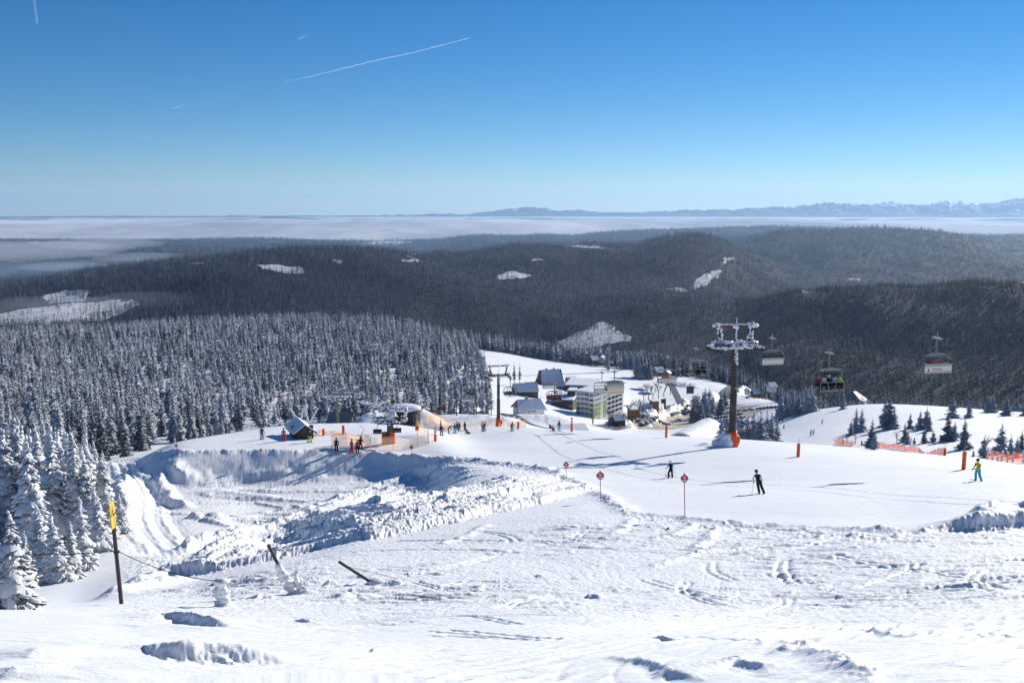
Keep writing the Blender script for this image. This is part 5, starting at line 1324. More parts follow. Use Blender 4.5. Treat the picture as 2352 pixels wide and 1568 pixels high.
# white ramp on the right
P = gp(1975, 926); P.z -= .5
t = empty('snow_ramp', P, 0); tag(t, 'steep white ski ramp with a grey board side, on the edge of the lower slope', 'ramp')
a_ = S(1, P); mb = MB(); mb.add([(4*a_,-20*a_,-.4),(36*a_,10*a_,-.4),(-2*a_,24*a_,26*a_),(-12*a_,14*a_,26*a_),(-14*a_,10*a_,-.4),(4*a_,40*a_,-.4)], [(0,1,2,3),(0,3,4),(1,5,2),(2,5,4,3),(0,4,5,1)]); mb.build('ramp_body', M_VSNOW, t)
mb = MB(); mb.add([(-42*a_,-.4,-.5),(2*a_,-21*a_,-.4),(-12.5*a_,13*a_,26*a_),(-26*a_,12*a_,18*a_),(-42*a_,.1,-.5),(2*a_,-20*a_,-.4),(-12.5*a_,14.5*a_,26*a_),(-26*a_,13.5*a_,18*a_)], [(0,1,2,3),(7,6,5,4),(0,3,7,4),(1,5,6,2),(3,2,6,7),(0,4,5,1)]); mb.build('board_wall', M_GREY, t)
# ---------------------------------------------------------------- road, parking lots
M_ROAD = paint('wet_asphalt', (.085, .082, .085), .55, var=.35, nscale=.3); M_LOT = paint('gritted_snow', (.42, .37, .31), .8, var=.4, nscale=.15)
def strip(name, pts, w, mat, lift=.12, kind='structure', sub=4.0):
    P = np.array([tuple((gr(*p) if p[1] < 700 else gp(*p))[:2]) for p in pts])
    s = np.r_[0, np.cumsum(np.hypot(*np.diff(P, axis=0).T))]; q = np.arange(0, s[-1], sub); C_ = np.c_[np.interp(q, s, P[:, 0]), np.interp(q, s, P[:, 1])]
    k = 7; C_ = np.c_[np.convolve(np.pad(C_[:, 0], k // 2, mode='edge'), np.ones(k) / k, 'valid'), np.convolve(np.pad(C_[:, 1], k // 2, mode='edge'), np.ones(k) / k, 'valid')]
    T = np.gradient(C_, axis=0); T /= np.linalg.norm(T, axis=1)[:, None]; Nn = np.c_[-T[:, 1], T[:, 0]]
    off = np.linspace(-w / 2, w / 2, 7); V = []
    zc = base_h(C_[:, 0], C_[:, 1])
    for o_ in off:
        X = C_[:, 0] + Nn[:, 0] * o_; Y = C_[:, 1] + Nn[:, 1] * o_
        V.append(np.stack([X, Y, H(X, Y) + lift], 1))
    V = np.stack(V, 1).reshape(-1, 3)
    return np_mesh(name, V, grid_faces(len(C_), 7), mat, True, None, kind)
strip('road', [(1385,540),(1425,575),(1458,971),(1500,954),(1540,940),(1575,928),(1610,917),(1640,912),(1680,903),(1720,893),(1745,880)], 13, M_ROAD)
strip('side_road', [(1575,924),(1556,912),(1550,900),(1545,888),(1536,878),(1520,872)], 6, M_ROAD, .16)
strip('forest_road', [(1655,912),(1690,890),(1698,870),(1702,860)], 16, M_ROAD, .20)
strip('parking_lot', [(1480,575),(1540,976),(1590,962),(1640,950),(1700,945)], 34, M_LOT, .10)
strip('parking_lot', [(1600,958),(1650,945),(1700,940),(1790,938)], 70, M_LOT, .07)
strip('hotel_road', [(1150,480),(1190,455),(1240,440),(1290,430)], 7, M_ROAD, .12)
# ---------------------------------------------------------------- cars
def car_mesh(paint_m):
    mb = MB(); L = 4.4; W = 1.8
    prof = [(-2.2,.35),(2.2,.35),(2.2,.75),(1.5,.92),(.85,1.42),(-1.2,1.45),(-1.95,.98),(-2.2,.9)]
    mb.prism(prof, -W / 2, W / 2, 'y', 0)
    mb.prism([(-1.62,.98),(1.25,.95),(.78,1.34),(-1.12,1.36)], -W / 2 - .015, W / 2 + .015, 'y', 1)
    for x in (-1.35, 1.35):
        for y in (-W / 2 + .05, W / 2 - .05): mb.tube([(x, y - .11, .33), (x, y + .11, .33)], .33, 10, 2)
    mb.box((-.15, 0, 1.50), (1.7, 1.4, .10), 3); mb.box((1.75, 0, .93), (.6, 1.4, .06), 3)
    o = mb.build('parked_car', [paint_m, M_GLASS, M_BLACK, M_VSNOW]); me = o.data; bpy.data.objects.remove(o); return me
CARM = [car_mesh(paint('car_' + n_, c_, .3)) for n_, c_ in (('black', (.015, .015, .018)), ('silver', (.28, .29, .30)), ('blue', (.02, .04, .10)), ('grey', (.07, .07, .08)), ('red', (.25, .02, .02)), ('white', (.55, .55, .55)))]
CR = random.Random(3)
def cars(pts, n, grp, lab, ang=0.0, jit=.15, rows=1, gap=0):
    P = [gr(*q) if q[1] < 700 else gp(*q) for q in pts]
    for i in range(n):
        t_ = (i + .5) / n * (len(P) - 1); k = min(int(t_), len(P) - 2); c = P[k].lerp(P[k + 1], t_ - k); d = (P[k + 1] - P[k]).normalized(); nn = Vector((-d.y, d.x, 0))
        for q in range(rows):
            if CR.random() < .08: continue
            x, y = (c + nn * gap * q).xy; z = Hs(x, y) + .12
            o = bpy.data.objects.new('parked_car', CR.choice(CARM[:4] * 3 + CARM)); COL.objects.link(o)
            o.location = (x, y, z); o.rotation_euler = (0, 0, math.atan2(d.y, d.x) + PI / 2 + ang + CR.uniform(-.05, .05)); tag(o, lab, 'car', grp)
cars([(1470,590),(1528,976),(1560,965)], 15, 'cars along the snowbank beside the curved hall', 'parked car in the row between the snowbank and the curved-roof hall')
cars([(1600,957),(1640,944),(1690,934)], 17, 'cars along the upper snowbank', 'parked car in the row directly under the upper snowbank')
for j in range(5): cars([(1608 + j * 7,958 + j * 7),(1700 + j * 5,944 + j * 8)], 12, 'cars on the big parking lot', 'parked car standing on the big lot left of the nearest tower')
cars([(1540,955),(1570,941),(1612,930)], 12, 'cars along the valley road', 'parked car on the kerb of the valley road')
cars([(1480,975),(1495,967),(1508,961)], 4, 'cars by the bend below the low building', 'parked car by the road below the brown kiosk')
cars([(1710,945),(1790,938)], 10, 'cars right of the tower', 'parked car on the lot right of the nearest lift tower')
cars([(1045,385),(1100,400)], 5, 'cars by the wood', 'snowed-in car below the tree stems', jit=.3)
cars([(1175,455),(1215,448)], 3, 'cars on the shaded road', 'dark car beside the shaded hotel road')
cars([(1590,912),(1700,905)], 8, 'cars by the bus stop', 'parked vehicle beside the road behind the nearest tower', ang=PI / 2)
# ---------------------------------------------------------------- bare frosted trees
M_TWIG = make_needles('frosted_twigs', -.1, .8, green=(.06, .048, .04), frost=(.55, .56, .60), nsc=6)
def bare_tree(h, seed, spread=.55):
    rr = random.Random(seed); mb = MB(); tw = MB()
    def grow(p, d, L, r, k):
        q = p + d * L; m = p + d * L * .5 + Vector((rr.uniform(-1, 1), rr.uniform(-1, 1), 0)) * L * .06
        (mb if k < 2 else tw).tube([p, m, q], [r, r * .85, r * .65], 5 if k < 2 else 3, cap=False)
        if k >= 5: return
        for _ in range(3 if k < 4 else 4):
            nd = (d + Vector((rr.uniform(-1, 1), rr.uniform(-1, 1), rr.uniform(-.35, .7))) * spread).normalized(); grow(q if _ else m.lerp(q, .5), nd, L * rr.uniform(.62, .82), r * .58, k + 1)
    grow(Vector((0, 0, -.3)), Vector((0, 0, 1)), h * .27, h * .022, 0)
    a = mb.build('trunk', M_BARK, fix=False); b = tw.build('crown', M_TWIG, fix=False); r = (a.data, b.data); bpy.data.objects.remove(a); bpy.data.objects.remove(b); return r
BT = [bare_tree(10, s) for s in range(4)]
def put_bare(P, h, lab, grp=None):
    e = empty('bare_tree', P, random.uniform(0, 6)); tag(e, lab, 'bare tree', grp); k = h / 10; e.scale = (k, k, k)
    for nm, me in zip(('trunk', 'crown'), random.choice(BT)): o = bpy.data.objects.new(nm, me); COL.objects.link(o); o.parent = e
for u, v, r_, h, l in [(1362,985,545,15,'bare frosted tree in front of the lime green facade'),(1398,983,550,15,'bare frosted tree right of the lime green facade'),(1425,985,545,13,'smaller bare frosted tree by the white traffic circle'),(1443,965,560,15,'left of the two bare trees before the low building'),(1462,968,560,18,'right of the two bare trees before the low building'),
                       (1490,918,760,17,None),(1500,918,760,15,None),(1512,914,770,17,None),(1525,910,780,16,None),(1478,920,750,14,None),(1540,905,790,14,None),
                       (2258,1050,None,5,'round frosted shrub behind the orange pole at the right'),(2090,1032,None,3,'small bare shrub behind the middle orange fence'),(2060,1020,None,3.4,'bare shrub left of the small shrub behind the orange fence'),(1945,1020,None,3,'bare shrubs behind the left orange fence'),(1965,1020,None,4,'frosted shrub between the orange fence and the dark spruce'),
                       (547,1016,285,5.0,'lone round frosted tree on the snow strip at the foot of the wood'),(672,975,330,6,'frosted bush left of the wooden hut'),(1720,905,700,10,'bare tree right of the nearest lift tower'),(1745,915,690,9,'bare thicket tree in front of the snowy sheds'),(1765,918,680,8,'bare thicket tree nearest to the spruce thicket'),(1275,903,640,10,'bare tree in front of the slate-roofed farmhouse')]:
    P = ground(u, v, r_) if r_ else gp(u, v)
    put_bare(P, h, l or 'bare tree in the row along the side road above the low building', None if l else 'bare trees along the side road')
for i in range(12):                                    # bare stems of the thinned wood edge by the second tower
    u = 1000 + i * 12 + random.uniform(-4, 4); P = gr(u, random.uniform(345, 420)); place_tree(STEMMY, P, random.uniform(13, 16), 'thin spruce with a long bare stem at the right end of the wood', 'stemmed spruces at the right end of the wood', rnd=TR)
# ---------------------------------------------------------------- poles, signs, pads, nets
def piste_sign(u, vb, vt, lab, arrow=True):
    P = gp(u, vb); k = P.y / F; h = (vb - vt) * k * 1.02; R = max(.21, 9.2 * k) if h > 1.2 else .2; R = min(R, .26)
    t = empty('piste_sign', P, .0, 0, -.035); tag(t, lab, 'piste sign', 'round piste markers along the snow edge')
    mb = MB(); mb.tube([(0, 0, -.4), (0, 0, h)], .024, 8); mb.build('pole', paint('dark_red_pole', (.30, .03, .04), .4), t)
    zc = h - R; n = 28; y = -.035
    c = [(R * math.cos(2 * PI * i / n), zc + R * math.sin(2 * PI * i / n)) for i in range(n)]
    mb = MB(); mb.prism(c, y, y + .02, 'y'); f = mb.build('sign_disc', M_RED, t)
    lo = [(R * .97 * math.cos(a), zc + R * .97 * math.sin(a)) for a in [math.radians(q) for q in np.linspace(197, 343, 14)]]
    lo = [(x, z) for x, z in lo if z > zc - R * .80]
    mb = MB(); mb.prism(lo, y - .004, y - .001, 'y'); mb.build('white_field', M_WHITE, f)
    mb = MB()
    for z_ in (-.42, -.58): mb.box((0, y - .006, zc + R * z_), (R * 1.0, .003, R * .07))
    mb.build('small_lettering', M_GREY, f)
    if arrow:
        mb = MB(); a = R
        def rot(p): return (p[0] * .72 + p[1] * .69, zc + .28 * a + (-p[0] * .69 + p[1] * .72))
        mb.prism([rot(p) for p in [(-.5*a,-.1*a),(.1*a,-.1*a),(.1*a,.1*a),(-.5*a,.1*a)]], y - .006, y - .002, 'y')
        mb.prism([rot(p) for p in [(.45*a,0),(-.02*a,.36*a),(-.12*a,.26*a),(.12*a,0),(-.12*a,-.26*a),(-.02*a,-.36*a)]], y - .0075, y - .0025, 'y'); mb.build('arrow', M_WHITE, f)
    mb = MB(); mb.lump((0, 0, h + .03), (.05, .05, .05), 3, .2); mb.build('pole_cap', M_BARK, t)
for a in [(1573,1187,1086,'nearest round red and white piste sign with a white arrow'),(1380,1150,1081,'second round red and white piste sign, on the rough snow edge'),(1301,1097,1060,'third round piste sign, above the long tower shadow'),(946,1050,1022,'small round piste sign on the rim left of the centre'),(600,1048,1030,'small round piste sign on the far left rim'),(406,1038,1020,'tiny red piste sign near the top of the groomed track')]: piste_sign(*a)
def pad_post(u, vb, vt, lab, rod=0, signs=0, r=.19):
    P = gp(u, vb); k = P.y / F; h = (vb - vt) * k; t = empty('padded_post', P, 0, 0, random.uniform(-.02, .02)); tag(t, lab, 'padded post', 'orange padded posts')
    mb = MB(); mb.tube([(0, 0, -.3), (0, 0, h)], r, 14); mb.build('padding', M_ORANGE, t)
    if rod: mb = MB(); mb.tube([(0, 0, h - .2), (0, 0, h + rod)], .03, 6); mb.build('rod', M_GALV, t)
    for i in range(signs):
        mb = MB(); n = 18; zc = h + .3 + i * .5; mb.prism([(.21 * math.cos(2 * PI * q / n), zc + .21 * math.sin(2 * PI * q / n)) for q in range(n)], -.03, 0, 'y'); s_ = mb.build('round_sign', M_RED, t)
        mb = MB(); mb.prism([(.13 * math.cos(2 * PI * q / n), zc + .13 * math.sin(2 * PI * q / n)) for q in range(n)], -.036, -.031, 'y'); mb.build('white_field', M_WHITE, s_)
for a in [(2213,1078,1034,'orange padded post nearest to the yellow-jacketed snowboarder',.6),(2170,1046,1028,'orange padded post at the right end of the middle orange fence',.8),(1833,1049,1017,'orange padded post with a thin rod, alone on the right piste',.55),(1530,1005,975,'orange padded post in front of the curved-roof hall',.1),
          (1313,991,971,'orange padded post with two round signs before the hotel',0,2),(1000,1013,996,'orange padded post with two round signs left of the waiting group',0,2),(1190,985,968,'short orange post beside the green-trousered skier',0),(672,1003,977,'orange padded post left of the wooden hut',0),(717,1001,979,'orange padded post right of the wooden hut',0),(743,1000,984,'orange post holding the sagging tape',0),(789,997,976,'orange post right of the green mast',0),(1935,1020,1008,'orange post at the left orange fence',1.6),(1979,1023,1012,'small orange post behind the dark spruce',0)]:
    pad_post(*a)
# yellow warning sign on its dark pole
P = gp(281, 1398); P = ground(281, 1400, 28.0); P.z = min(P.z, Hs(P.x, P.y)) + .0
P = pt(280, 1402, 27.6); P.z = Hs(P.x, P.y) - .05
h = pt(268, 1152, P.y).z - P.z
t = empty('warning_sign', P, .0, 0, -.045); tag(t, 'tall dark pole with a yellow warning board, at the left edge of the foreground', 'warning sign')
mb = MB(); mb.tube([(0, 0, -.6), (0, 0, h - .22)], [.062, .055], 10); mb.build('pole', M_BROWN, t)
bh = 64 * P.y / F; bw = .30
mb = MB(); mb.box((0, 0, 0), (bw, .02, bh)); b = mb.build('sign_board', M_YEL, t); b.location = (.04, -.07, h - bh / 2 + .02); b.rotation_euler = (0, .0, math.radians(90))
mb = MB(); q = bw * .44; zz = bh * .16
mb.prism([(-q, zz - q * 1.1), (q, zz - q * 1.1), (0, zz + q * 1.35)], -.014, -.0105, 'y'); mb.build('black_triangle', M_BLACK, b)
mb = MB(); q *= .80; mb.prism([(-q, zz - q * 1.15), (q, zz - q * 1.15), (0, zz + q * 1.28)], -.017, -.0142, 'y'); mb.build('yellow_field', M_YEL, b)
mb = MB(); mb.lump((0, -.02, zz + .02), (.025, .004, .03), 1, 0, 8, 5); mb.box((-.01, -.02, zz - .05), (.05, .006, .10)); mb.box((.03, -.02, zz - .11), (.12, .006, .035)); mb.build('pictogram', M_BLACK, b)
mb = MB(); mb.box((0, -.0125, -.01), (bw * .94, .004, .022)); mb.build('dividing_bar', M_BLACK, b)
mb = MB(); mb.lump((0, 0, h * .52), (.1, .08, .05), 2, .2); mb.build('rope_knot', M_BARK, t)
Kn = P + Vector((-.03, 0, h * .53)); Lf = pt(-60, 1265, 27.0); 
rope('boundary_rope', sagged(Kn, Lf, .10), 'thin boundary rope running left from the warning pole', .012, M_BROWN, 'boundary ropes at the warning pole')
St = gp(512, 1392)
rope('boundary_rope', sagged(Kn, St + Vector((0, 0, .75)), .18), 'boundary rope sloping down from the warning pole to the frosted stump', .012, M_BROWN, 'boundary ropes at the warning pole')
mb = MB(); crust(mb, (0, 0, -.1), (0, 0, .68), .13, 5, .05); mb.lump((0, 0, .74), (.24, .2, .10), 3, .2); mb.lump((.02, 0, .0), (.3, .3, .12), 4, .2); o = mb.build('frosted_stump', M_RIME, smooth=True); o.location = St; tag(o, 'short post completely cased in rime and snow, right of the warning pole', 'frosted post')
# leaning bare posts
def leaning(p0, p1, r, lab, mat):
    A = gp(*p0); B = pt(p1[0], p1[1], A.y - .2); mb = MB(); d = (B - A); mb.tube([-d * .25, d], r, 9); t = empty('leaning_post', A); tag(t, lab, 'leaning post', 'leaning wooden posts'); mb.build('post', mat, t); return t, A, d
t, A, d = leaning((672, 1362), (616, 1250), .055, 'leaning post with a thick sleeve of rime, left of the other leaning post', M_BARK)
mb = MB(); crust(mb, d * 0, d * .55, .12, 8, .07); crust(mb, (.2, .0, .0), (.12, 0, d.z * .42), .07, 18, .06); crust(mb, (.5, 0, .05), (.2, 0, .35), .06, 28, .06); mb.lump((.35, 0, .0), (.5, .25, .10), 3, .2); mb.build('rime_sleeve', M_RIME, t, smooth=True)
t, A, d = leaning((858, 1340), (778, 1289), .05, 'bare dark leaning post lying low over the snow, near the centre', M_BARK)
mb = MB(); mb.lump((.12, 0, .02), (.35, .25, .16), 3, .2); mb.lump((.75, 0, .02), (.3, .2, .12), 5, .25); mb.build('snow_cap', M_RIME, t, smooth=True)
rope('guy_rope', [A + d * .8, A + Vector((1.0, .1, .1))], 'thin rope from the bare leaning post to the snow', .007, M_BROWN)
# nets and fences
def net_mat(name, c1, c2, bands, alpha):
    m = N(name); sp = m.n('SeparateXYZ'); at = m.n('Attribute'); at.attribute_name = 'hv'
    w_ = m.math('GREATER_THAN', m.math('FRACT', m.math('MULTIPLY', at.outputs['Fac'], bands)), .5)
    col = m.mix(w_, c1, c2); b = m.n('BsdfPrincipled'); m.l(col, b.inputs['Base Color']); b.inputs['Roughness'].default_value = .7; b.inputs['Alpha'].default_value = alpha
    tl = m.n('BsdfTranslucent'); m.l(col, tl.inputs[0]); tr = m.n('BsdfTransparent'); mx = m.n('MixShader'); mx.inputs[0].default_value = alpha; m.l(tr.outputs[0], mx.inputs[1])
    mx2 = m.n('MixShader'); mx2.inputs[0].default_value = .5; b.inputs['Alpha'].default_value = 1; m.l(b.outputs[0], mx2.inputs[1]); m.l(tl.outputs[0], mx2.inputs[2]); m.l(mx2.outputs[0], mx.inputs[2]); m.l(mx.outputs[0], m.out.inputs[0]); return m.m
M_NET = net_mat('striped_safety_net', (.85, .30, .22), (.90, .62, .15), 2.5, .5); M_NETL = net_mat('faint_safety_net', (.90, .42, .30), (.95, .70, .35), 2.5, .30); M_ONET = net_mat('orange_mesh_net', (.80, .12, .04), (.80, .16, .05), 1, .62)
def net(pts, h, mat, lab, cat='safety net', posts=3.0, wave=.15, pr=.02, pm=None, pw=0):
    P = [gp(*p) if len(p) == 2 else ground(*p) for p in pts]; t = empty('safety_net', P[0]); tag(t, lab, cat)
    C_ = []
    for a, b in zip(P[:-1], P[1:]):
        n = max(2, int((b - a).length / .6))
        C_ += [a.lerp(b, i / n) for i in range(n)]
    C_.append(P[-1]); hn = 5; V = []; hv = []; ZC = H([c.x for c in C_], [c.y for c in C_])
    for i, c in enumerate(C_):
        z0 = float(ZC[i]); hh = h * (1 + wave * math.sin(i * .45)); 
        for k in range(hn): q = k / (hn - 1); V.append((c.x - P[0].x + wave * .4 * math.sin(i * .8 + q * 3), c.y - P[0].y + wave * .6 * math.sin(i * .5 + q * 4), z0 + .05 + hh * q - P[0].z)); hv.append(q)
    F_ = [(i * hn + k, (i + 1) * hn + k, (i + 1) * hn + k + 1, i * hn + k + 1) for i in range(len(C_) - 1) for k in range(hn - 1)]
    mb = MB(); mb.add(V, F_); o = mb.build('netting', mat, t, smooth=True, fix=False); a = o.data.attributes.new('hv', 'FLOAT', 'POINT'); a.data.foreach_set('value', np.array(hv, np.float32))
    acc = 0; nxt = 0
    for i, c in enumerate(C_):
        if i: acc += (C_[i] - C_[i - 1]).length
        if acc >= nxt:
            nxt += posts; z0 = float(ZC[i]) - P[0].z; mb = MB()
            if pw: crust(mb, (0, 0, -.2), (random.uniform(-.1, .1), 0, h * random.uniform(.9, 1.5)), pw, i, pw * .8)
            else: mb.tube([(0, 0, -.3), (random.uniform(-.06, .06), 0, h * 1.12)], pr, 5)
            q = mb.build('net_post', pm or M_DSTEEL, t); q.location = (c.x - P[0].x, c.y - P[0].y, z0)
    return t
net([(762,1030),(772,1022),(795,1019),(825,1022),(852,1029)], 1.6, M_NET, 'brightly striped orange and yellow net left of the bullwheel pillar')
net([(852,1031),(880,1033),(915,1032),(950,1029),(985,1021)], 1.5, M_NETL, 'sagging pale orange net around the foot of the green pillar')
net([(985,1021),(984,1008),(972,1000),(958,996)], 1.7, M_NETL, 'pale net closing the right side of the bullwheel enclosure')
net([(978,968),(1000,972),(1020,980),(1038,988)], 1.9, M_NET, 'striped net running down the bank beside the waiting group')
net([(1040,984),(1080,982),(1120,979),(1165,979),(1210,982)], 1.5, M_NETL, 'pale orange net along the crest at the second tower')
net([(720,1003),(735,996),(743,1000),(765,996),(789,997)], .5, M_NET, 'orange tape sagging between the posts by the green mast', 'tape', posts=50)
net([(1916,1021),(1940,1022),(1962,1024)], 1.1, M_ONET, 'short orange slatted fence with white stakes at the left of the lower slope', 'orange fence', posts=.7, pm=M_RIME, pr=.04)
net([(2013,1026),(2060,1032),(2110,1040),(2168,1046)], 1.0, M_ONET, 'long orange mesh fence in the middle of the lower slope', 'orange fence', posts=1.6)
net([(2268,1055),(2300,1059),(2330,1062),(2380,1066)], 1.1, M_ONET, 'orange fence with snow-crusted posts at the right edge', 'orange fence', posts=1.7, pm=M_RIME, pw=.10)
net([(1145,985,258),(1150,984,258)], 1.3, M_NET, 'scrap of striped net wrapped before the foot of the second tower', posts=50)
P = gp(958, 1000); mb = MB(); mb.box((0, 0, 1.1), (.55, .04, .8)); t = empty('info_board', P); tag(t, 'small yellow and red board on a stick inside the net enclosure', 'sign'); mb.build('board', M_YEL, t); mb = MB(); mb.tube([(0, .03, -.2), (0, .03, .8)], .03, 6); mb.build('stick', M_GALV, t); mb = MB(); mb.box((0, -.025, 1.1), (.3, .01, .4)); mb.build('red_patch', M_RED, t)
P = ground(1667, 893, 760); mb = MB(); mb.box((0, 0, 3.2), (6, .4, 6)); mb.box((-2.5, 0, 0), (.3, .3, 2)); mb.box((2.5, 0, 0), (.3, .3, 2)); o = mb.build('billboard', M_DARKF); o.location = ground(1585, 904, 800); tag(o, 'dark billboard seen from behind in the snowfield by the road', 'sign')
for u, v, l in [(1465, 880, 0)]: pass
def forest_object(name, X, Y, Z, S, W, var, label):
    me = bpy.data.meshes.new(name); me.vertices.add(len(X))
    me.vertices.foreach_set('co', np.stack([X, Y, Z], 1).astype(np.float32).ravel())
    for nm, a in (('hs', S), ('ws', W), ('rz', RNG.uniform(0, 6.28, len(X)))):
        t = me.attributes.new(nm, 'FLOAT', 'POINT'); t.data.foreach_set('value', a.astype(np.float32))
    t = me.attributes.new('kind_index', 'INT', 'POINT'); t.data.foreach_set('value', var.astype(np.int32))
    o = bpy.data.objects.new(name, me); COL.objects.link(o)
    g = bpy.data.node_groups.new('forest_nodes', 'GeometryNodeTree')
    g.interface.new_socket('Geometry', in_out='INPUT', socket_type='NodeSocketGeometry')
    g.interface.new_socket('Geometry', in_out='OUTPUT', socket_type='NodeSocketGeometry')
    nd = g.nodes.new; gi, go = nd('NodeGroupInput'), nd('NodeGroupOutput')
    ci = nd('GeometryNodeCollectionInfo'); ci.inputs[0].default_value = kit; ci.inputs[1].default_value = True; ci.inputs[2].default_value = True
    iop = nd('GeometryNodeInstanceOnPoints'); iop.inputs['Pick Instance'].default_value = True
    def att(nm, ty):
        a = nd('GeometryNodeInputNamedAttribute'); a.data_type = ty; a.inputs[0].default_value = nm; return [s for s in a.outputs if s.enabled][0]
    cs = nd('ShaderNodeCombineXYZ'); cr = nd('ShaderNodeCombineXYZ')
    L = g.links.new
    L(gi.outputs[0], iop.inputs['Points']); L(ci.outputs[0], iop.inputs['Instance'])
    L(att('kind_index', 'INT'), iop.inputs['Instance Index'])
    w0 = att('ws', 'FLOAT'); L(w0, cs.inputs[0]); L(w0, cs.inputs[1]); L(att('hs', 'FLOAT'), cs.inputs[2])
    L(att('rz', 'FLOAT'), cr.inputs[2]); L(cr.outputs[0], iop.inputs['Rotation']); L(cs.outputs[0], iop.inputs['Scale'])
    L(iop.outputs[0], go.inputs[0])
    md = o.modifiers.new('woods', 'NODES'); md.node_group = g
    tag(o, label, 'forest', kind='stuff'); return o
forest_object('spruce_forest', XX, YY, ZZ - .3, HH / 12, HH / 12 * WW * RNG.uniform(.9, 1.15, len(XX)), VV, 'dense spruce woods covering the hillsides and hills beyond the village')
